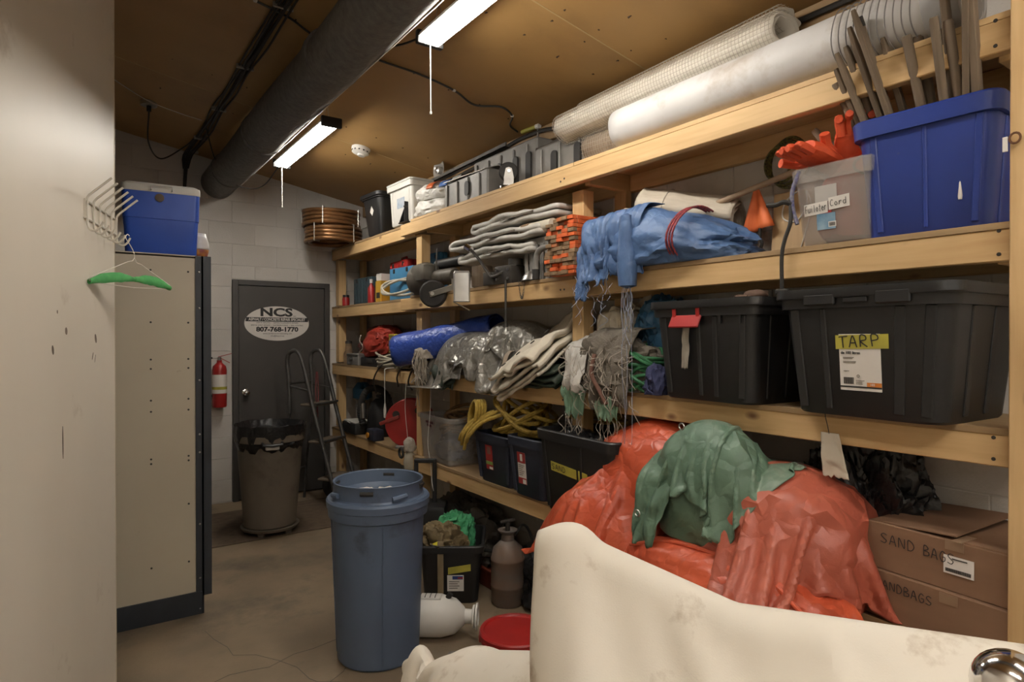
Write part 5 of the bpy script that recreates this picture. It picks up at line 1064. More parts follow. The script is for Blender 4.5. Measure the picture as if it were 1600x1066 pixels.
# blue tarp roll, mop, silver tarps, canvas, net
t, L = xroll('blue_tarp_roll', 'bright blue tarp roll sloping up to the back of the third shelf', (2.02, 4.36, Z3 + .150), (2.41, 3.62, Z3 + .30), .150, M_BLUEM, 1.7, .85, .016, gap=.022)
lump(.3, .08, .10, 54, sub=4, along=(1, 0, 0), fold=.2).build('inner_fold', M_BLUEM, t).location = (.45, 0, -.08)
t = thing('string_mop', 'dirty white string mop head hanging over the third shelf edge', 'mop', (2.06, 4.06, Z3 + .12), 0)
lump(.06, .07, .08, 56, sub=3, fold=.2, along=(0, 0, 1)).build('mop_band', M_STRING, t).location = (0, 0, -.02)
rnd = random.Random(9); strands([(-.035 + rnd.uniform(-.03, .02), rnd.uniform(-.05, .05), .02 + rnd.uniform(-.02, .02)) for k in range(70)], .22, .0032, 5, .03).build('mop_strings', M_STRING, t, smooth=True, kind='stuff')
strands([(-.045, .0 + .008 * k, -.1) for k in range(4)], .27, .003, 6, .01).build('long_strings', M_STRING, t)
MB().cyl((0, 0, .03), (.30, -.10, .12), .014, n=10).build('handle', M_CANVASD, t)
for (c, h, su, sv, ang, ex, dx, sd, lab) in (((2.27, 3.62, Z3), (.20, .46, .29), 1.04, .60, 97, (1.16, 1.22), -.07, 5, 'large crumpled silver tarp beside the blue roll'), ((2.30, 3.22, Z3 + .05), (.17, .30, .31), .66, .48, 68, (1.28, 1.18), -.03, 9, 'smaller crumpled silver tarp next to the cream canvas')):
    t = thing('silver_tarp', lab, 'tarp', c, 0); lump(h[0] * .9, h[1] * .9, h[2] * .9, sd, amp=.05, fold=.06, sub=4).build('inner_bulk', M_SILVER, t)
    sheet_obj(crumple((c[0] + dx, c[1], 0), su, sv, ang, ex, [h_ell(c, h, 2.8), c_box((XF, 0, Z3 - .2), (3, 9, Z3 + .004)), c_floor(Z3 - .10)], 66, sd, c[2] + h[2] + .02, 80, bend=.3), 'sheet', M_SILVER, t)
t = thing('tarp_flap', 'black underside of a tarp corner hanging over the shelf below the silver tarp', 'tarp', (2.0, 3.78, Z3), 0); drape([(.25, .10), (.12, .08), (.075, .03), (.055, -.06), (.075, -.10)], .20, -.22, 71, .03, 1.5, .45, .05).build('sheet', M_DKGREEN, t, solid=.003); drape([(.25, .13), (.12, .115), (.06, .05), (.045, -.03)], .02, -.30, 73, .02, 1.2, .25, .05).build('silver_side', M_SILVER, t, solid=.003)
t = thing('strap_buckle', 'brown webbing strap with buckle hanging over the third shelf edge', 'strap', (2.07, 3.07, Z3), 0); drape([(.14, .18), (.05, .16), (.012, .08), (.012, -.02), (.014, -.06)], .02, -.02, 3, .004, 1, 0, 0, nu=6).build('webbing', M_BROWNMESH, t, solid=.003); MB().tube([(.008, .02 * math.cos(a), -.075 + .018 * math.sin(a)) for a in [2 * math.pi * i / 16 for i in range(16)]], .004, 6, closed=True).build('buckle', M_STEEL, t)
t = thing('green_strip', 'small strip of green cloth caught between the tarps', 'cloth', (2.07, 2.98, Z3 + .03), 0); drape([(.15, .15), (.06, .11), (.02, .05), (.01, 0)], .07, -.03, 5, .01, 1, .3, .1).build('strip', M_GREENT, t, solid=.002); MB().tube([(.005, .02, .0), (.02, .03, .05), (.07, .06, .11)], .003, 5).build('hem', M_NET, t)
t = thing('cream_canvas_fold', 'folded cream canvas tarp with eyelets slanting up behind the post', 'tarp', (2.20, 2.80, Z3 + .10), 0, rot=(math.radians(-24), math.radians(-30), math.radians(8)))
folded(22, 5, .52, .44, .028, 19, rough=1.3, front=.10, droop=.03).build('sheet', M_CANVASD, t, solid=.016, sub=1)
for k in range(4): m2 = MB(); m2.tube([(-.20 + .09 * k + .013 * math.cos(a), .06 - .05 * k + .013 * math.sin(a), .152) for a in [2 * math.pi * i / 14 for i in range(14)]], .003, 5, closed=True); m2.build('eyelet', M_DARKSTEEL, t)
t = thing('dark_green_tarp', 'folded dark green tarp at the third shelf edge under the canvas', 'tarp', (2.20, 2.79, Z3), 0); folded(24, 4, .32, .50, .024, 23, rough=1.6, front=.06, droop=.09).build('sheet', M_DKGREEN, t, solid=.014, sub=1); MB().tube(bez([(-.17, -.20, .105), (-.19, -.05, .10), (-.18, .12, .11)], 20), .005, 5).build('rope_hem', M_NET, t)
t = thing('cream_canvas_heap', 'pale canvas heap right of the post under the second shelf', 'tarp', (2.34, 2.26, Z3), 0); lump(.13, .20, .42, 81, fold=.22, along=(.3, .3, 1), sub=5, facets=10).build('heap', M_CANVASD, t); drape([(-.02, .40), (-.12, .36), (-.15, .2), (-.12, .05)], .14, -.12, 83, .03, 2, .1, .1).build('flap', M_CANVASD, t, solid=.004)
t = thing('grey_net_heap', 'tangled grey netting and frayed cloth spilling over the third shelf edge', 'netting', (2.20, 2.20, Z3), 0)
lump(.15, .26, .27, 86, fold=.18, amp=.15, freq=1.9, sub=5, facets=8, fine=.06).build('net_heap', M_NET, t); drape([(.05, .30), (-.08, .28), (-.15, .15), (-.16, .0), (-.13, -.13)], .10, -.19, 88, .035, 3, .1, .25).build('net_flap', M_NET, t, solid=.003); drape([(.0, .26), (-.12, .2), (-.17, .05), (-.15, -.06)], .27, .10, 89, .03, 2, .2, .3).build('grey_flap', M_GREYT, t, solid=.003)
rnd = random.Random(3); mb = MB()
for k in range(90):
    y = rnd.uniform(-.22, .26); z = rnd.uniform(-.05, .22); p = Vector((-.15 - rnd.uniform(0, .03), y, z)); q = p + Vector((rnd.uniform(-.03, .03), rnd.uniform(-.06, .06), rnd.uniform(-.12, .03))); mb.tube(bez([p, (p + q) / 2 + Vector((-.02, rnd.uniform(-.03, .03), 0)), q], 8), .0017, 4)
mb.build('loose_threads', M_STRING, t, smooth=False, kind='stuff')
MB().tube(bez([(-.16, .03, .17), (-.19, .02, .08), (-.185, -.03, .0), (-.18, -.07, -.06)], 24), .010, 8).build('brown_rope', pm('brown_rope_m', (.17, .08, .055), None, .8, scale=50, bump=.4), t)
for k, (y0, y1, pr, sd, lab) in enumerate(((2.56, 2.30, [(.12, .05), (.04, .045), (-.005, -.01), (-.012, -.09), (-.004, -.2)], 91, 'frayed mint green rag hanging below the post on the third shelf'), (2.27, 2.05, [(.12, .10), (.03, .08), (-.02, .0), (-.022, -.1), (-.01, -.17)], 95, 'frayed mint green rag hanging beside the netting'))):
    t = thing('mint_rag', lab, 'rag', (2.08, 0, Z3), 0, 'mint green rags'); drape(pr, y0, y1, sd, .022, 2, .55, .25).build('cloth', M_RAG, t, solid=.003); ym = (y0 + y1) / 2
    strands([(-.012, ym + .012 * (j - 6), -.15 + .01 * (j % 3)) for j in range(13)], .14, .0016, sd, .02).build('fringe', M_STRING, t, smooth=False, kind='stuff')
ropecoil('green_net_rope', 'bundle of bright green rope beside the black tote', 'rope', (2.16, 2.0, Z3), .09, .09, .008, 16, 7, pm('green_rope', (.03, .17, .065), (.02, .11, .04), .55, scale=40), .011, tilt=.7)
t = thing('blue_cloth_heap', 'faded blue tarp heap at the back between netting and black tote', 'tarp', (2.34, 2.05, Z3 + .17), 0); lump(.12, .13, .26, 99, fold=.25, sub=5, along=(0, .4, 1)).build('heap', pm('teal_blue_tarp', (.05, .15, .27), (.035, .11, .2), .45, scale=6, crease=.3), t); drape([(0, .22), (-.1, .17), (-.13, .06), (-.12, -.05)], .1, -.1, 97, .03, 2, .1, .1).build('flap', MATS['teal_blue_tarp'], t, solid=.003)
t = thing('blue_rope_bunch', 'small dark blue cloth bunch wedged by the black tote', 'cloth', (2.10, 1.885, Z3), 0); lump(.06, .05, .12, 101, fold=.25, sub=4).build('bunch', pm('dark_blue_cloth', (.03, .035, .10), None, .8), t); MB().tube(bez([(-.05, .02, .08), (-.07, 0, .03), (-.06, -.02, .01)], 8), .004, 5).build('tail', MATS['dark_blue_cloth'], t)
# black totes
t = thing('black_tote', 'black lidded tote with red latch on the third shelf', 'tote', (2.245, 1.585, Z3), math.radians(-2))
fp = tote(t, .50, .47, .385, M_BLACK, b=.88, r=.05, rim=.012, rim_h=.05, open_top=False, lid=M_BLACK, ribs=[('f', .78, .025), ('f', .05, .018), ('f', -.28, .02), ('f', -.8, .025), ('s', -.55, .025), ('s', .0, .025)])
lt = MB(); lt.bar(fp(.135, .315, .022), fp(-.015, .315, .022), .055, .010, up=(-.9, 0, .45), ch=.003); lt.build('red_latch', M_RED, t)
for y in (.12, .0): MB().bar(fp(y, .33, .012), fp(y, .39, .014), .018, .010, up=(-1, 0, 0), ch=.002).build('latch_arm', M_RED, t)
drape([(-.242, .33), (-.247, .26), (-.238, .20), (-.236, .12)], .072, .038, 2, .006, .5, 0, .05, nu=8, shift=.02).build('duct_tape', pm('grey_tape', (.30, .27, .22), (.24, .21, .17), .5), t, solid=.002)
for y in (-.10, -.19): MB().box(fp(y, .325, .006), (.008, .008, .04)).build('tab', M_BLACK, t, smooth=False)
t = thing('brown_rag', 'brown cloth scrap on the lid of the black tote with red latch', 'rag', (2.12, 1.42, Z3 + .402), 0); lump(.03, .05, .03, 8, sub=3).build('scrap', pm('brown_cloth', (.10, .055, .035), None, .8), t); lump(.02, .03, .012, 9, sub=2).build('fold', MATS['brown_cloth'], t).location = (-.03, .04, 0)
t = thing('black_tote', 'black lidded tote labelled TARP at the near end of the third shelf', 'tote', (2.225, .965, Z3), math.radians(-3))
fp = tote(t, .53, .50, .395, M_BLACK, b=.87, r=.06, rim=.013, rim_h=.05, open_top=False, lid=M_BLACK, ribs=[('f', .80, .03), ('f', .42, .02), ('f', -.50, .03), ('f', -.82, .03), ('s', -.4, .03), ('s', .2, .03)])
MB().bar(fp(.16, .372, .02), fp(.055, .372, .02), .035, .012, up=(-1, 0, 0), ch=.004).build('lid_catch', M_BLACK, t); MB().bar(fp(.03, .368, .018), fp(-.045, .368, .018), .018, .008, up=(-1, 0, 0), ch=.003).build('handle', M_BLACK, t); MB().bar(fp(-.07, .372, .02), fp(-.17, .372, .02), .04, .012, up=(-1, 0, 0), ch=.004).build('lid_catch', M_BLACK, t)
decal('label', fp, .058, -.070, .085, .262, M_LABEL, t); decal('label_stripe', fp, .058, -.070, .094, .099, M_INK, t, .0025); decal('label_orange', fp, -.026, -.070, .099, .112, pm('label_orange_m', (.62, .20, .03), None, .5), t, .0027)
for k in range(16): decal('bar', fp, .046 - .002 * k, .0448 - .002 * k + (.0006 if k % 3 else 0), .105, .126, M_INK, t, .0026)
decal('tape', fp, .068, -.095, .214, .258, M_YELLOWTAPE, t, .0032, .004); fwrite('TARP', fp, .056, -.072, .219, .035, .0036, M_INK, t, .006, .0052, 'handwriting')
fprint('de 102 litres', fp, .022, .203, .012, M_INK, t, .003, bold=.0003); 
for k, (w, z) in enumerate(((.034, .188), (.030, .184), (.040, .175), (.038, .171), (.018, .145))): decal('print_line', fp, .046, .046 - w, z, z + .0016, M_NET, t, .0026)
fprint('102', fp, -.043, .1055, .010, M_LABEL, t, .0034); MB().tube([fp(.0 + .004 * math.cos(a), .131 + .004 * math.sin(a), .0028) for a in [2 * math.pi * i / 12 for i in range(12)]], .0009, 4, closed=True).build('recycle_mark', M_NET, t)
decal('print_line', fp, .008, -.018, .116, .1175, M_NET, t, .0026); decal('print_line', fp, .008, -.012, .111, .1125, M_NET, t, .0026); decal('print_line', fp, .008, -.012, .106, .1075, M_NET, t, .0026)
t = thing('folded_cloth_tag', 'beige cloth scrap hanging on a wire from the third shelf edge', 'rag', (2.085, 1.13, Z3 - .22), 0)
drape([(-.004, .15), (-.006, .11), (-.008, .05), (.0, -.01)], .012, -.048, 4, .008, .8, -.5, .12, nu=10, shift=-.02).build('cloth', M_CANVASD, t, solid=.002); MB().tube(bez([(.02, -.005, .225), (-.01, -.005, .215), (-.006, -.012, .17), (-.004, -.016, .145)], 12), .0015, 5).build('wire', M_DARKSTEEL, t)

# ------------------------------------------------------------------ shelf 4
ZL4 = Z4 - LZ
t = thing('water_bottle', 'clear bottle with a blue cap upside down at the far end of the lowest shelf', 'bottle', (2.34, 5.95, ZL4 + .02), 0); MB().lathe([(0, 0), (.06, .0), (.07, .03), (.07, .25), (.05, .28)], 20).build('body', M_CLEAR, t); MB().lathe([(.06, .27), (.095, .29), (.095, .38), (.05, .44), (0, .445)], 20).build('cap', pm('cap_blue', (.03, .13, .24), None, .45), t); MB().lathe([(.066, -.02), (.066, 0), (0, .001)], 20).build('base', M_BLACK, t)
t = thing('shop_vacuum', 'black vacuum with ribbed hose standing on the lowest shelf', 'vacuum', (2.33, 5.45, ZL4), 0); MB().lathe([(0, 0), (.13, 0), (.14, .05), (.13, .2), (.10, .3), (.06, .34), (0, .345)], 24).build('tank', M_BLACK, t)
mb = MB(); pts = bez([(-.14, .10, .10), (-.16, .12, .2), (-.155, .10, .32), (-.12, .05, .42), (-.06, -.06, .44), (0, -.14, .36), (-.02, -.2, .22)], 60); mb.tube(pts, [.028 + .004 * (k % 2) for k in range(len(pts))], 10); mb.build('hose', M_RUBBER, t); MB().cyl((-.14, .10, .16), (-.145, .105, .30), .034, n=14).build('nozzle', M_STEEL, t); MB().box((0, 0, .36), (.06, .14, .03), None, .01).build('handle', M_BLACK, t)
t = thing('work_light', 'small dark box with an orange lamp on the lowest shelf edge', 'work light', (2.17, 5.22, ZL4), 0); MB().box((0, 0, .05), (.10, .16, .10), None, .012).build('body', M_NAVY, t); MB().lathe([(.026, 0), (.024, .012), (0, .016)], 16, (0, 0, 0), 'x').build('lamp', pm('amber_lens', (.75, .32, .04), None, .25), t).location = (-.066, .03, .045)
t = thing('flat_tool_box', 'low dark toolbox with pale top beside the bottle', 'toolbox', (2.22, 5.75, ZL4), 0); MB().box((0, 0, .05), (.2, .34, .10), None, .01).build('body', M_BLACK, t); MB().box((0, 0, .108), (.18, .30, .016), None, .005).build('lid', M_GREYT, t); MB().tube([(-.1, -.05, .10), (-.12, -.04, .115), (-.12, .04, .115), (-.1, .05, .10)], .005, 6).build('handle', M_STEEL, t)
t = thing('cable_reel', 'red round cable reel with handle on the lowest shelf', 'cable reel', (2.27, 4.72, ZL4), 0, rot=(0, 0, math.radians(55)))
for s in (-1, 1): MB().lathe([(.04, s * .05), (.195, s * .05), (.20, s * .056), (.195, s * .062), (.04, s * .062)], 32, (0, 0, .205), 'x').build('flange', M_RED, t)
MB().lathe([(0, -.05), (.12, -.05), (.12, .05), (0, .05)], 24, (0, 0, .205), 'x').build('wound_cable', M_CABLE, t); MB().bar((-.06, .08, .26), (-.06, .24, .20), .035, .03, ch=.008).build('handle', pm('dull_red', (.25, .03, .02), None, .5), t); MB().box((0, 0, .012), (.16, .22, .024), None, .005).build('base', M_GREYPL, t)
for a in (0.6, 2.2, 3.9): MB().cyl((-.066, .13 * math.cos(a), .205 + .13 * math.sin(a)), (-.06, .13 * math.cos(a), .205 + .13 * math.sin(a)), .03, n=12).build('opening', M_INK, t)
t = thing('white_jug_small', 'small cream jug with black ring handle hanging by the post', 'jug', (2.09, 4.36, Z4 - .12), 0); MB().lathe([(0, 0), (.04, .01), (.048, .06), (.04, .12), (.02, .15), (.018, .17)], 16).build('body', M_HOSE, t); MB().tube([(-.045, .055 + .035 * math.cos(a), .13 + .035 * math.sin(a)) for a in [2 * math.pi * i / 20 for i in range(20)]], .010, 8, closed=True).build('ring', M_RUBBER, t); lump(.04, .045, .10, 6, sub=3).build('cap_cloth', M_STRING, t).location = (0, .0, .15)
t = thing('clear_storage_tote', 'cloudy translucent tote on the lowest shelf next to the navy totes', 'tote', (2.285, 3.985, Z4), math.radians(-2)); fp = tote(t, .50, .38, .335, M_CLEAR, b=.90, r=.03, rim=.012, rim_h=.03); decal('handle_slot', fp, .12, .0, .275, .29, pm('maroon_print', (.12, .03, .04), None, .5), t); decal('logo', fp, .10, .03, .25, .268, MATS['maroon_print'], t)
t2 = ropecoil('brown_rope_coil', 'coil of brown rope inside the translucent tote', 'rope', (2.30, 3.90, Z4 + .20), .13, .17, .011, 9, 31, pm('tan_rope', (.26, .15, .06), (.18, .10, .04), .7, scale=50, bump=.5), .018, tilt=.5)
lump(.12, .17, .17, 33, sub=4).build('blue_lining', pm('tote_fill', (.22, .21, .2), (.08, .12, .25), .7, scale=6), t).location = (.0, 0, .02)
t = thing('navy_tote', 'navy blue tote with red and green sticker on the lowest shelf', 'tote', (2.27, 3.19, Z4), 0); fp = tote(t, .40, .40, .305, M_NAVY, b=.86, r=.05, rim=.012, rim_h=.05, ribs=[('f', .85, .03), ('f', -.85, .03)])
decal('sticker', fp, .075, -.0, .085, .235, M_REDP, t); decal('sticker_white', fp, .055, .02, .18, .225, pm('brown_print', (.25, .13, .10), None, .5), t, .0025); decal('sticker_green', fp, .075, .0, .115, .135, pm('lime_tape', (.24, .38, .08), None, .5), t, .0028); decal('barcode', fp, .04, .003, .088, .102, M_LABEL, t, .0026)
t = thing('navy_tote', 'dark navy tote with red and white sticker next to the big black bin', 'tote', (2.26, 2.815, Z4), 0); fp = tote(t, .335, .43, .335, M_NAVY, b=.86, r=.05, rim=.012, rim_h=.05, ribs=[('f', .8, .03)])
decal('sticker', fp, .075, -.0, .07, .25, M_LABEL, t); decal('sticker_red', fp, .075, .0, .19, .25, M_REDP, t, .0025); decal('sticker_red', fp, .075, .0, .07, .105, M_REDP, t, .0025); decal('barcode', fp, .034, .004, .073, .098, M_LABEL, t, .0032); decal('print_block', fp, .048, .026, .20, .24, M_LABEL, t, .003)
for k in range(6): decal('print_line', fp, .068, .012 + .01 * (k % 3), .175 - .011 * k, .178 - .011 * k, M_NET, t, .0026)
t = thing('black_open_bin', 'big open black bin with a strip of yellow tape on the lowest shelf', 'bin', (2.235, 2.32, Z4), math.radians(-3)); fp = tote(t, .60, .50, .42, M_BLACK, b=.88, r=.05, rim=.016, rim_h=.05, ribs=[('f', .85, .03), ('f', -.2, .02), ('s', -.5, .03)])
decal('tape', fp, .19, -.02, .215, .262, M_YELLOWTAPE, t, .0025, -.012); fwrite('SAND', fp, .18, .06, .225, .026, .003, M_INK, t, -.006, .0045); decal('tape', fp, -.035, -.105, .20, .25, M_YELLOWTAPE, t, .0025, -.006)
t = thing('plastic_wrap', 'shiny black plastic film bunched in the big black bin', 'film', (2.14, 2.46, Z4 + .27), 0); lump(.10, .14, .15, 35, sub=4, fold=.18).build('film', M_BAG, t); lump(.05, .06, .06, 36, sub=3, fold=.25).build('fold', M_BAG, t).location = (-.03, .0, .11)
t = ropecoil('yellow_rope', 'large coil of yellow rope heaped on the navy totes', 'rope', (2.22, 3.05, Z4 + .315), .13, .22, .0125, 11, 41, M_ROPE, .015, tilt=.65)
m2 = MB(); rnd = random.Random(6)
for k in range(4):
    a = .16 - .015 * k; m2.tube([(-.12 - .02 * k + .02 * math.cos(q), .30 + .075 * math.cos(q + .4), .10 + .085 * math.sin(q)) for q in [2 * math.pi * i / 24 for i in range(24)]], .0115, 7, closed=True)
for k in range(4): m2.tube(bez([(-.10 - .01 * (k % 2), .20 - .045 * k, .12 + .01 * (k % 3)), (-.19, .29 - .036 * k, .06), (-.228 - .008 * (k % 2), .35 - .034 * k, -.02), (-.22, .40 - .03 * k, -.07 - .025 * (k % 3))], 16), .0115, 8)
m2.build('rope_tail', M_ROPE, t)
ropecoil('yellow_rope', 'thinner yellow rope coil at the back above the big black bin', 'rope', (2.40, 2.62, Z4 + .42), .07, .20, .009, 12, 43, M_ROPE, .011, tilt=.4)
# tarp heap
def heap(name, lab, c, h, mat, sheets, bulk_seed, p=2.3, extra=()):
    t = thing(name, lab, 'tarp', (c[0], c[1], c[2]), 0); lump(h[0] * .93, h[1] * .93, h[2] * .93, bulk_seed, amp=.06, fold=.06, sub=4).build('inner_bulk', mat, t)
    for (su, sv, ang, ex, dx, dy, fz, sd) in sheets:
        P = crumple((c[0] + dx, c[1] + dy, 0), su, sv, ang, ex, [h_ell(c, h, p)] + list(extra) + [c_floor(fz)], 70, sd, c[2] + h[2] + .02, 85, bend=.35); sheet_obj(P, 'sheet', mat, t)
    return t
heap('orange_tarp', 'bright orange tarp spilling out beside the big black bin', (2.20, 1.93, Z4), (.25, .36, .53), M_ORANGE, [(1.14, .68, 78, (1.12, 1.24), -.15, .13, .46, 3)], 51, extra=[h_ell((1.95, 2.12, .46), (.16, .36, .40), 2.0)])
heap('orange_tarp', 'faded orange tarp bundle in front of the black bag', (2.12, 1.29, Z4), (.27, .31, .44), M_ORANGE2, [(.92, .70, 55, (1.12, 1.30), -.06, .02, Z4 + .004, 8)], 63)
t = heap('green_tarp', 'crumpled green tarp with eyelets lying on the orange tarps', (2.0, 1.52, Z4 + .13), (.15, .25, .45), M_GREENT, [(.58, .40, 80, (1.40, 1.42), -.03, .02, Z4 + .06, 12)], 73, extra=[h_ell((2.11, 1.27, Z4), (.27, .33, .44), 2.3)])
drape([(.0, .30), (-.13, .22), (-.17, .08), (-.175, -.06)], .26, .02, 75, .03, 1.2, .55, .05, nu=30, nv=30, shift=.06).build('hanging_corner', M_GREENT, t, solid=.003)
for (x, y, z) in ((-.19, .20, .08), (-.11, .05, .43)): m2 = MB(); m2.tube([(x - .012, y + .012 * math.cos(a), z + .012 * math.sin(a)) for a in [2 * math.pi * i / 14 for i in range(14)]], .003, 6, closed=True); m2.build('eyelet', M_STEEL, t)
t = thing('orange_tarp', 'lowest orange tarp hanging over the shelf edge behind the cream canvas', 'tarp', (1.92, 1.40, .50), 0); lump(.17, .44, .27, 83, amp=.08, fold=.07, along=(0.1, 1, -.15), sub=5, freq=1.1, fine=.015).build('heap', M_ORANGE, t)
MB().tube(bez([(-.10, .38, .21), (-.07, .2, .262), (-.06, 0, .268), (-.075, -.2, .255), (-.11, -.36, .19)], 30), .008, 8).build('hem', M_ORANGE, t)
m2 = MB(); m2.tube([(-.085 + .012 * math.cos(a), -.14 + .013 * math.sin(a), .262) for a in [2 * math.pi * i / 14 for i in range(14)]], .0035, 6, closed=True); m2.build('eyelet', M_STEEL, t)
t = thing('garbage_bag', 'full black garbage bag behind the faded orange tarp', 'bag', (2.36, 1.13, Z4), 0); lump(.14, .20, .50, 93, amp=.12, fold=.22, freq=2.0, along=(0, .4, 1), sub=6, fine=.1).build('bag', M_BAG, t); lump(.04, .05, .09, 94, sub=3, fold=.3, along=(0, 0, 1)).build('knot', M_BAG, t).location = (0, 0, .46)
# cardboard boxes
def carton(lab, loc, L, Wd, H, rz, flap):
    t = thing('cardboard_box', lab, 'box', loc, rz, 'cartons of sand bags'); MB().box((0, 0, H / 2), (Wd, L, H), None, .002).build('body', M_CARD, t, smooth=False)
    fp = lambda y, z, off=.0015: Vector((-Wd / 2 - off, y, z))
    if flap:
        MB().bar((-Wd / 2 + .01, L * .18, H + .006), (Wd / 2 - .02, L * .18, H + .02), L * .60, .004, up=(0, .06, 1)).build('flap', M_CARD, t, smooth=False); MB().bar((-Wd / 2 + .004, -L * .30, H + .0025), (Wd / 2 - .02, -L * .30, H + .0025), L * .38, .004).build('flap', M_CARD, t, smooth=False)
        MB().box((-Wd / 2 + .03, -.06, H + .004), (.09, .028, .003)).build('tape', pm('clear_tape', (.28, .18, .11), None, .3), t, smooth=False)
    MB().box((-Wd / 2 - .0005, -.05, H - .012 if flap else H - .02), (.002, .05, .03)).build('tape', pm('clear_tape', (.28, .18, .11), None, .3), t, smooth=False); return t, fp
t, fp = carton('lower cardboard box marked SAND BAGS on the lowest shelf', (2.295, .79, Z4), .43, .40, .150, math.radians(-7), False)
fwrite('SANDBAGS', fp, .165, -.01, .098, .026, .0022, M_INK, t, -.004)
t, fp = carton('upper cardboard box marked SAND BAGS with open flaps and a white label', (2.305, .785, Z4 + .151), .42, .39, .148, math.radians(-6), True)
fwrite('SAND', fp, .165, .055, .088, .030, .0024, M_INK, t, -.004); fwrite('BAGS', fp, .035, -.055, .084, .030, .0024, M_INK, t, -.004)
decal('label', fp, -.022, -.102, .052, .105, M_LABEL, t, .003)
for k in range(26): decal('bar', fp, -.028 - .0026 * k, -.0294 - .0026 * k, .058, .068, M_INK, t, .0045)
decal('print_line', fp, -.045, -.085, .096, .099, M_INK, t, .0045)

# ------------------------------------------------------------------ on the floor
t = thing('trash_can', 'large grey wheeled trash can with black liner before the grey door', 'trash can', (1.26, 5.15, 0), math.radians(-25))
mb = MB(); mb.lathe([(0, .065), (.185, .065), (.195, .075), (.245, .73), (.262, .735), (.265, .785), (.25, .79), (.24, .735), (.18, .09), (0, .085)], 40); mb.build('barrel', M_TRASH, t)
P = []
for i in range(7):
    u = i / 6; P.append([((.235 + .036 * math.sin(math.pi * min(1, u * 1.2)) + .012 * nz(math.cos(a) * 5, math.sin(a) * 5, u * 3)) * math.cos(a), (.235 + .036 * math.sin(math.pi * min(1, u * 1.2)) + .012 * nz(math.cos(a) * 5, math.sin(a) * 5, u * 3)) * math.sin(a), (.66 + .20 * min(1, u * 2.2) if u < .5 else .86 - .12 * (u - .5) * 2) + .010 * nz(math.cos(a) * 6, math.sin(a) * 6, u)) for a in [2 * math.pi * k / 72 for k in range(73)]])
MB().grid(P).build('liner', M_BAG, t, solid=.002)
lump(.21, .21, .12, 66, sub=4, fold=.25).build('liner_fill', M_BAG, t).location = (0, 0, .70)
mb = MB(); mb.tube([(.26, -.07, .74), (.30, -.065, .73), (.305, 0, .725), (.30, .065, .73), (.26, .07, .74)], .011, 8); o = mb.build('handle', M_BLACK, t); o.rotation_euler = (0, 0, math.radians(-75))
o = MB().box((.262, 0, .705), (.02, .10, .035), None, .006).build('handle_tag', M_GREYT, t); o.rotation_euler = (0, 0, math.radians(-75))
MB().lathe([(0, .045), (.21, .045), (.22, .065), (0, .066)], 30).build('dolly', M_TRASH, t)
for k in range(5):
    a = 2 * math.pi * k / 5 + .75; c, s = .17 * math.cos(a), .17 * math.sin(a); m2 = MB(); m2.lathe([(0, -.011), (.028, -.011), (.03, 0), (.028, .011), (0, .011)], 16, (0, 0, .030), 'y'); o = m2.build('caster', M_TRASH, t); o.location = (c, s, 0); o.rotation_euler = (0, 0, a + 1.3); MB().box((c, s, .056), (.03, .035, .03), None, .004).build('caster_fork', M_TRASH, t)
t = thing('blue_barrel', 'tall slate blue plastic barrel bin standing on the concrete', 'barrel', (1.21, 2.87, 0), math.radians(-25))
mb = MB(); mb.lathe([(0, 0), (.185, 0), (.195, .012), (.205, .3), (.218, .68), (.222, .685), (.236, .69), (.240, .73), (.245, .735), (.247, .765), (.240, .775), (.222, .778), (.215, .785), (.212, .845), (.216, .852), (.212, .855), (.207, .85), (.206, .79), (.19, .77), (.186, .76), (.180, .30), (.172, .02), (0, .018)], 56); mb.build('shell', M_BARREL, t)
for a in (.55, 2.1, 3.6, 5.2):
    m2 = MB(); m2.tube([(.219 * math.cos(a + d), .219 * math.sin(a + d), .80 + .004 * math.sin(8 * d)) for d in [-.16 + .32 * k / 10 for k in range(11)]], .0125, 8); m2.build('grip_bulge', M_BARREL, t)
for a in (1.35, 4.5, 2.9, 6.0):
    m2 = MB(); m2.tube([(.2135 * math.cos(a + d), .2135 * math.sin(a + d), .826) for d in [-.14 + .28 * k / 8 for k in range(9)]], .0105, 8); m2.build('grip_slot', M_INK, t)
for a in (.9, 3.2, 4.85): MB().bar((.196 * math.cos(a), .196 * math.sin(a), .03), (.222 * math.cos(a), .222 * math.sin(a), .67), .006, .006, up=(math.cos(a), math.sin(a), 0)).build('mould_seam', M_BARREL, t)
t = thing('paper_scrap', 'crumpled pale paper lying inside the slate blue barrel', 'paper', (1.22, 2.92, .58), 0); lump(.15, .15, .20, 68, sub=4, fold=.2).build('paper', M_CANVASD, t); lump(.05, .05, .05, 69, sub=3).build('fold', M_LABEL, t).location = (-.05, .04, .16)
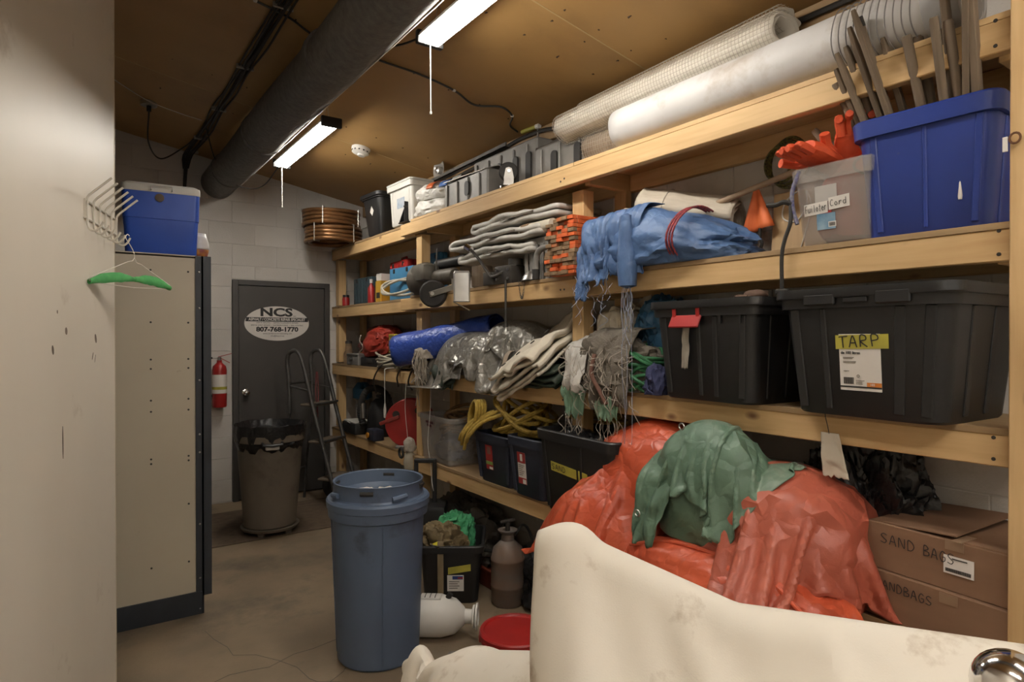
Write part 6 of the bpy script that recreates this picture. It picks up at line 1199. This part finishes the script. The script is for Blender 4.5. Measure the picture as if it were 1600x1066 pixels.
# folding step ladder / hand truck
M_LAD = pm('worn_grey_paint', (.10, .096, .09), (.06, .056, .052), .45, .5, scale=14)
t = thing('step_stool', 'dark grey tubular step ladder with hooped handrails leaning by the shelving', 'step ladder', (1.88, 5.68, 0), math.radians(37))
for s in (-1, 1):
    x = s * .17
    MB().tube(bez([(x, -.26, 0.0), (x, -.02, .80), (x, .055, 1.06)], 14), .018, 10).build('rail', M_LAD, t)
    m2 = MB(); m2.tube(bez([(x, .03, .98), (x, .10, 1.24), (x, .15, 1.375), (x, .20, 1.42), (x, .27, 1.39), (x, .285, 1.30), (x, .27, 1.16), (x, .26, .85)], 30), .018, 10); m2.build('handrail', M_LAD, t)
    MB().tube([(x, .26, .87), (x, .33, .4), (x, .36, 0.0)], .0125, 8).build('rear_leg', M_LAD, t); MB().tube([(x, .055, 1.06), (x, .275, 1.10)], .010, 8).build('crosspiece', M_LAD, t)
    MB().lathe([(.02, 0), (.02, .02), (0, .021)], 10, (x, -.26, 0)).build('rubber_foot', M_RUBBER, t)
for k, (y, z) in enumerate(((-.18, .27), (-.085, .60), (.0, .93))):
    m2 = MB(); m2.box((0, y + .07, z), (.33, .17, .022), None, .006); m2.build('step_tread', pm('tread_wood', (.15, .115, .08), (.10, .075, .052), .8, scale=14), t); MB().tube([(-.17, y - .01, z + .01), (.17, y - .01, z + .01)], .012, 8).build('tread_bar', M_LAD, t)
MB().tube([(-.17, .275, 1.12), (.17, .275, 1.12)], .010, 8).build('crosspiece', M_LAD, t); MB().tube([(-.17, .345, .30), (.17, .345, .30)], .010, 8).build('crosspiece', M_LAD, t)
t = thing('red_lanyard', 'thin red cord hanging down from the step ladder handrail', 'cord', (1.83, 5.79, .72), 0); MB().tube(bez([(0, 0, .50), (-.01, -.015, .3), (.01, -.01, .12), (.0, .0, 0)], 20), .005, 6).build('cord', pm('red_cord_m', (.16, .03, .03), None, .7), t); MB().tube(bez([(.01, 0, .5), (.012, -.02, .25), (-.01, .01, .05)], 16), .005, 6).build('cord', MATS['red_cord_m'], t)
t = thing('hand_truck_wheel', 'black spoked wheel on the floor behind the step ladder', 'wheel', (2.02, 5.86, 0), math.radians(35)); MB().lathe([(.075, -.025), (.115, -.028), (.125, -.015), (.125, .015), (.115, .028), (.075, .025)], 30, (0, 0, .125), 'x').build('tyre', M_RUBBER, t); MB().lathe([(0, -.02), (.03, -.03), (.076, -.012), (.076, .012), (.03, .03), (0, .02)], 24, (0, 0, .125), 'x').build('hub', M_DARKSTEEL, t)
t = thing('white_bucket', 'low white bin on the floor under the far shelving', 'bin', (2.30, 5.35, 0), 0); fp = tote(t, .45, .30, .26, M_WHITE, b=.85, r=.05, rim=.012, rim_h=.03)
ropecoil('yellow_cable', 'yellow extension cable coiled under the far shelf', 'cable', (2.26, 4.82, 0), .14, .22, .008, 10, 77, M_ROPE, .010, tilt=.3)
t = thing('rolling_case', 'black rolling case with a tall pull handle beside the shelving', 'case', (2.03, 3.98, 0), math.radians(-33))
MB().box((0, 0, .20), (.30, .26, .34), None, .03).build('body', M_BLACK, t)
for s in (-1, 1): MB().bar((s * .065, .0, .36), (s * .065, .0, .66), .030, .022, up=(0, 1, 0), ch=.005).build('handle_rail', M_BLACK, t)
MB().bar((-.08, 0, .665), (.08, 0, .665), .030, .028, up=(0, 1, 0), ch=.006).build('handle_grip', M_BLACK, t)
for s in (-1, 1): m2 = MB(); m2.lathe([(0, -.012), (.04, -.012), (.045, 0), (.04, .012), (0, .012)], 18, (s * .12, 0, .045), 'x'); m2.build('wheel', M_RUBBER, t).location = (0, -.10, 0)
t = thing('floor_tote', 'open black tote on the floor with gloves and a green rag', 'tote', (1.87, 3.30, 0), math.radians(-34)); 
fp = tote(t, .40, .36, .34, M_BLACK, b=.86, r=.04, rim=.014, rim_h=.04)
mb = MB(); hy_ = .20 * .9
def sp(x, z, off=.002): return Vector((x, -.20 * (.86 + .14 * z / .34) - off, z))
def sdecal(name, x0, x1, z0, z1, m, off=.002, skew=0): q = MB(); a = [sp(x0, z0, off), sp(x1, z0 + skew, off), sp(x1, z1 + skew, off), sp(x0, z1, off)]; n_ = Vector((0, .001, 0)); q.add(a + [p + n_ for p in a], [(0, 1, 2, 3), (7, 6, 5, 4), (0, 4, 5, 1), (1, 5, 6, 2), (2, 6, 7, 3), (3, 7, 4, 0)]); q.build(name, m, t, smooth=False)
sdecal('label', -.02, .075, .075, .17, M_LABEL); sdecal('label_blue', .01, .07, .145, .165, pm('label_blue_m', (.03, .06, .22), None, .5), .003); sdecal('label_red', .04, .07, .15, .158, M_REDP, .0036); sdecal('tape', -.015, .115, .175, .215, M_YELLOWTAPE, .003, .02)
for k in range(4): sdecal('print_line', -.01, .05 - .01 * (k % 2), .13 - .013 * k, .134 - .013 * k, M_NET, .003)
drape([(.02, .36), (-.0, .36), (-.01, .30), (.0, .12), (.004, .05)], -.015, .02, 4, .003, 1, 0, 0, nu=6).build('webbing_strap', pm('tan_strap', (.24, .18, .10), None, .8), t, solid=.003)
bpy.data.objects[[o.name for o in t.children][-1]].rotation_euler = (0, 0, math.radians(90)); bpy.data.objects[[o.name for o in t.children][-1]].location = (-.055, -.195, 0)
t = thing('work_gloves', 'heap of tan leather gloves in the open black tote', 'gloves', (1.80, 3.30, .22), .3); lump(.10, .15, .19, 111, fold=.2, freq=1.9, sub=5, fine=.04).build('heap', pm('tan_leather', (.17, .12, .055), (.10, .07, .03), .8, scale=10), t)
for k in range(5): MB().tube(bez([(-.04 + .02 * k, -.04 + .03 * k, .14), (-.08 + .02 * k, -.07 + .02 * k, .165), (-.12 + .02 * k, -.09 + .02 * k, .12)], 8), [.014] * 7 + [.010] * 2 if False else .013, 8).build('glove_finger', MATS['tan_leather'], t)
t = thing('yellow_strap', 'bright yellow strap end over the rim of the open black tote', 'strap', (1.73, 3.20, .33), .4); MB().box((0, 0, .012), (.10, .05, .006), Matrix.Rotation(.4, 3, 'X'), .002).build('strap', pm('bright_yellow', (.62, .55, .03), None, .6), t); MB().box((-.05, 0, .012), (.012, .06, .012), None, .003).build('clip', M_DARKSTEEL, t)
t = thing('green_rag', 'bright green rag draped in the open black tote', 'rag', (1.93, 3.38, .22), math.radians(-35)); lump(.11, .13, .22, 113, fold=.22, freq=1.6, sub=5, along=(.3, .2, 1), facets=8).build('cloth', pm('bright_green_rag', (.055, .30, .13), (.035, .21, .09), .8, scale=10), t); drape([(.02, .22), (-.06, .20), (-.10, .12), (-.12, .06)], .06, -.12, 115, .02, 1.5, .3, .1).build('corner', MATS['bright_green_rag'], t, solid=.003)
t = thing('sprayer_tank', 'old brown pump sprayer tank standing on the floor', 'sprayer', (2.05, 2.98, 0), 0)
MB().lathe([(0, .0), (.085, .0), (.095, .02), (.096, .10), (.099, .105), (.099, .115), (.097, .12), (.097, .25), (.099, .255), (.099, .262), (.096, .267), (.085, .32), (.05, .355), (.038, .365), (.036, .40), (.055, .42), (.057, .425), (.03, .425), (0, .40)], 32).build('tank', pm('sprayer_plastic', (.17, .105, .07), (.12, .11, .10), .55, scale=3, stretch=(1, 1, 3)), t)
MB().tube(bez([(.05, 0, .38), (.10, -.02, .44), (.13, -.06, .36), (.12, -.10, .15)], 20), .008, 8).build('hose', M_RUBBER, t); MB().cyl((0, 0, .41), (0, 0, .47), .014, n=10).build('pump_rod', M_DARKSTEEL, t); MB().bar((-.05, 0, .475), (.05, 0, .475), .02, .018, ch=.005).build('pump_handle', M_DARKSTEEL, t)
t = thing('white_jug', 'white plastic jug lying on its side on the floor', 'jug', (1.52, 2.86, .105), math.radians(-38))
MB().lathe([(0, -.20), (.075, -.195), (.10, -.17), (.105, -.10), (.103, .03), (.085, .10), (.05, .14), (.036, .15), (.034, .185), (.055, .19), (.057, .20), (.03, .20), (.03, .15), (0, .13)], 32, (0, 0, 0), 'x').build('bottle', M_WHITE, t)
MB().lathe([(.060, .205), (.066, .206), (.066, .216), (.045, .218), (.045, .205)], 28, (0, 0, 0), 'x').build('cap_ring', M_WHITE, t); MB().cyl((.06, 0, .09), (.075, 0, .115), .014, n=12).build('vent_plug', M_RUBBER, t)
P = [[(x, .106 * math.cos(a), .106 * math.sin(a)) for x in [-.09 + .02 * i for i in range(7)]] for a in [math.radians(70 + 6 * k) for k in range(8)]]; MB().grid(P).build('label', M_GREYT, t, solid=.0006)
for k in range(4): MB().tube([(-.08 + .026 * k, .1068 * math.cos(a), .1068 * math.sin(a)) for a in [math.radians(75 + 5 * j) for j in range(7)]], .002, 4).build('print_line', M_INK, t)
t = thing('red_bucket', 'bright red lidded bucket partly hidden by the cream canvas', 'bucket', (1.66, 2.35, 0), 0)
MB().lathe([(0, 0), (.135, 0), (.14, .01), (.152, .175), (.152, .18), (0, .18)], 40).build('body', M_RED, t); MB().lathe([(.153, .15), (.165, .152), (.168, .17), (.168, .188), (.163, .195), (.148, .196), (.142, .188), (.0, .186)], 40).build('lid', M_RED, t)
for k in range(14): a = 2 * math.pi * k / 14; MB().box((.1665 * math.cos(a), .1665 * math.sin(a), .162), (.006, .03, .02), Matrix.Rotation(a, 3, 'Z')).build('lid_tab', M_RED, t, smooth=False)
t = thing('foil_scrap', 'crumpled clear plastic wrapper on the floor before the white jug', 'wrapper', (1.40, 2.52, 0), .6); lump(.09, .045, .035, 121, sub=4, fold=.25, freq=2.6, fine=.06).build('wrapper', pm('crinkled_film', (.42, .39, .35), (.22, .2, .18), .15, .3, scale=30), t); lump(.05, .03, .03, 122, sub=3, fold=.5).build('fold', MATS['crinkled_film'], t).location = (.08, .02, 0)
t = thing('orange_tray', 'shallow rusty orange tray on the floor under the lowest shelf', 'tray', (2.22, 3.36, 0), 0); fp = tote(t, .50, .34, .13, pm('rust_orange', (.24, .045, .02), (.14, .035, .02), .6, scale=8), b=.92, r=.04, rim=.01, rim_h=.02); MB().tube(bez([(-.1, .2, .14), (-.15, 0, .20), (-.05, -.2, .22), (.1, -.3, .24)], 24), .010, 8).build('hose', M_RUBBER, t)
t = thing('dark_tarp_heap', 'dark crumpled tarp on the floor under the lowest shelf', 'tarp', (2.30, 3.85, 0), 0); lump(.18, .42, .36, 125, fold=.22, sub=5, facets=8).build('heap', pm('grimy_tarp', (.09, .078, .062), (.05, .043, .035), .6, scale=6, crease=.3), t); drape([(.0, .30), (-.12, .28), (-.19, .14), (-.20, .01)], .25, -.30, 127, .04, 2.5, 0, .1).build('flap', MATS['grimy_tarp'], t, solid=.003)
t = thing('dark_tarp_heap', 'black plastic heap on the floor under the big black bin', 'tarp', (2.30, 2.75, 0), 0); lump(.18, .38, .34, 129, fold=.2, sub=5).build('heap', M_BAG, t); drape([(.0, .28), (-.12, .26), (-.19, .12), (-.20, .01)], .25, -.25, 131, .04, 2.5, 0, .1).build('flap', M_BAG, t, solid=.003)
t = thing('white_string', 'thin white string hanging from the third shelf past the translucent tote', 'string', (2.075, 3.99, Z4 - .05), 0); MB().tube(bez([(.01, .02, .66), (0, .0, .45), (-.005, .03, .2), (0, .0, .05), (-.005, -.03, -.06)], 30), .002, 5).build('string', M_LABEL, t); MB().tube(bez([(-.005, -.03, -.06), (-.008, -.045, -.10), (0, -.05, -.14)], 8), .003, 5).build('frayed_end', M_LABEL, t)
t = thing('white_string', 'thin white string hanging before the red cable reel', 'string', (2.09, 4.42, Z4 + .05), 0); MB().tube(bez([(0, .0, .52), (-.004, .01, .3), (0, -.02, .1), (-.004, -.05, 0)], 24), .002, 5).build('string', M_LABEL, t); MB().tube([(-.004, -.05, 0), (-.004, -.055, -.03)], .003, 5).build('frayed_end', M_LABEL, t)

# ------------------------------------------------------------------ foreground: canvas tarp over a covered machine
e1 = np.array([.66, -.751, 0]); e2 = np.array([.751, .66, 0]); nu_, nv_ = 84, 84; LU, LV = 1.72, 1.75
c0 = np.array([1.0, .72, 1.24]); U = np.linspace(-.222, .778, nu_) * LU; Vv = np.linspace(-.45, .55, nv_) * LV
Pm = c0 + U[:, None, None] * e1 + Vv[None, :, None] * e2
rs = np.random.RandomState(3); Pm[..., 2] += .01 * rs.rand(nu_, nv_)
cols = [h_caps((.80, .96, 1.125), (.81, .955, 1.125), .062), h_caps((.80, .96, 1.125), (1.02, .69, 1.0), .05), h_caps((1.02, .69, 1.0), (1.42, .25, .965), .06), h_caps((1.42, .25, .965), (1.6, -.05, .95), .06),
        h_caps((.78, .60, .70), (1.25, .08, .80), .17), h_caps((1.15, 1.0, .45), (1.5, .6, .5), .14), h_caps((1.05, .5, .90), (1.35, .15, .90), .10), c_floor(.008)]
Pm = sim(Pm, (1.05 * LU / (nu_ - 1), 1.04 * LV / (nv_ - 1)), cols, steps=170, it=9, bend=.35, fr=1.0, dt=.012)
t = thing('canvas_tarp', 'big stained cream canvas tarp draped over a machine in the foreground', 'tarp', (1.0, .72, 0), 0)
o = MB().grid((Pm - np.array([1.0, .72, 0])).tolist()).build('canvas', M_CANVAS, t, solid=.004, sub=1)
Pl = crumple((.88, 1.42, .8), 1.05, .62, 96, (1.05, 1.06), [h_ell((.90, 1.80, .0), (.10, .10, .56), 2.0), h_caps((.93, 1.50, .545), (.90, 1.16, .69), .15), c_floor(.30)], 60, 31, .85, 80, bend=.4)
sheet_obj(Pl, 'low_fold', M_CANVAS, t, .004)
t = thing('covered_machine', 'machine hidden under the cream canvas with a chrome knob showing', 'machine', (1.0, .72, 0), 0)
mb = MB(); mb.tube([(-.20, .24, .0), (-.20, .24, 1.12), (.02, -.03, .985), (.42, -.47, .95)], .034, 12); mb.build('frame_tube', M_DARKSTEEL, t)
mb = MB(); mb.box((.10, -.28, .42), (.42, .62, .72), Matrix.Rotation(math.radians(-41), 3, 'Z'), .04); mb.build('body', M_DARKSTEEL, t)
t = thing('chrome_knob', 'shiny chrome knob in the near corner on top of the canvas', 'knob', (1.02, .30, 1.0), 0)
MB().lathe([(.0, -.046)] + [(.046 * math.cos(math.radians(q)), .046 * math.sin(math.radians(q))) for q in range(-80, 81, 10)] + [(0, .046)], 32, (0, 0, .075)).build('ball', M_CHROME, t, angle=None); MB().lathe([(.018, 0), (.03, .006), (.032, .022), (.024, .034), (.02, .04)], 24).build('collar', M_CHROME, t); MB().cyl((0, 0, -.06), (0, 0, .002), .02, n=14).build('stem', M_DARKSTEEL, t)

t = thing('screw_eye', 'small rusty screw eye with white tag on the near end post', 'screw eye', (2.055, .60, 2.07), 0)
MB().tube([(-.006, .012 * math.cos(a), .014 * math.sin(a)) for a in [2 * math.pi * i / 14 for i in range(14)]], .003, 6, closed=True).build('ring', pm('rust', (.14, .06, .025), None, .8), t); MB().box((-.004, .022, -.012), (.004, .012, .04), None, .001).build('tag', M_LABEL, t)
# ------------------------------------------------------------------ sub-parts: pieces that belong to a part hang under it
SUBS = {'lettering': ('sign_plate', 'label'), 'sign_band': ('sign_plate',), 'door_knob': ('door_leaf',), 'handwriting': ('paper_label', 'tape', 'label', 'body'), 'bar': ('barcode', 'label'), 'print_line': ('label', 'sticker'),
        'label_stripe': ('label',), 'label_orange': ('label',), 'label_blue': ('label',), 'label_red': ('label',), 'recycle_mark': ('label',), 'lid_catch': ('lid',), 'latch_arm': ('red_latch',), 'sticker_red': ('sticker',), 'sticker_green': ('sticker',),
        'sticker_white': ('sticker',), 'finger': ('gauntlet',), 'thumb': ('gauntlet',), 'cuff_edge': ('gauntlet',), 'label_band': ('label',), 'handle_tag': ('barrel',), 'caster_fork': ('dolly',), 'caster': ('dolly',),
        'lid_tab': ('lid',), 'vent': ('body',), 'rivet': ('corner_post',), 'bolt_hole': ('end_panel',), 'badge': ('body',), 'eyelet': ('sheet', 'canvas', 'heap'), 'hem': ('heap',), 'rib': ('body', 'shell'), 'hand_hole': ('shell',), 'rubber_foot': ('rail',)}
for o in list(bpy.data.objects):
    if o.parent is None or o.parent.parent is not None: continue
    base = o.name.split('.')[0]
    for want in SUBS.get(base, ()):
        c = [x for x in o.parent.children if x.name.split('.')[0] == want and x is not o and x.location.length < 1e-6 and Vector(x.rotation_euler).length < 1e-6]
        if c: o.parent = c[0]; break
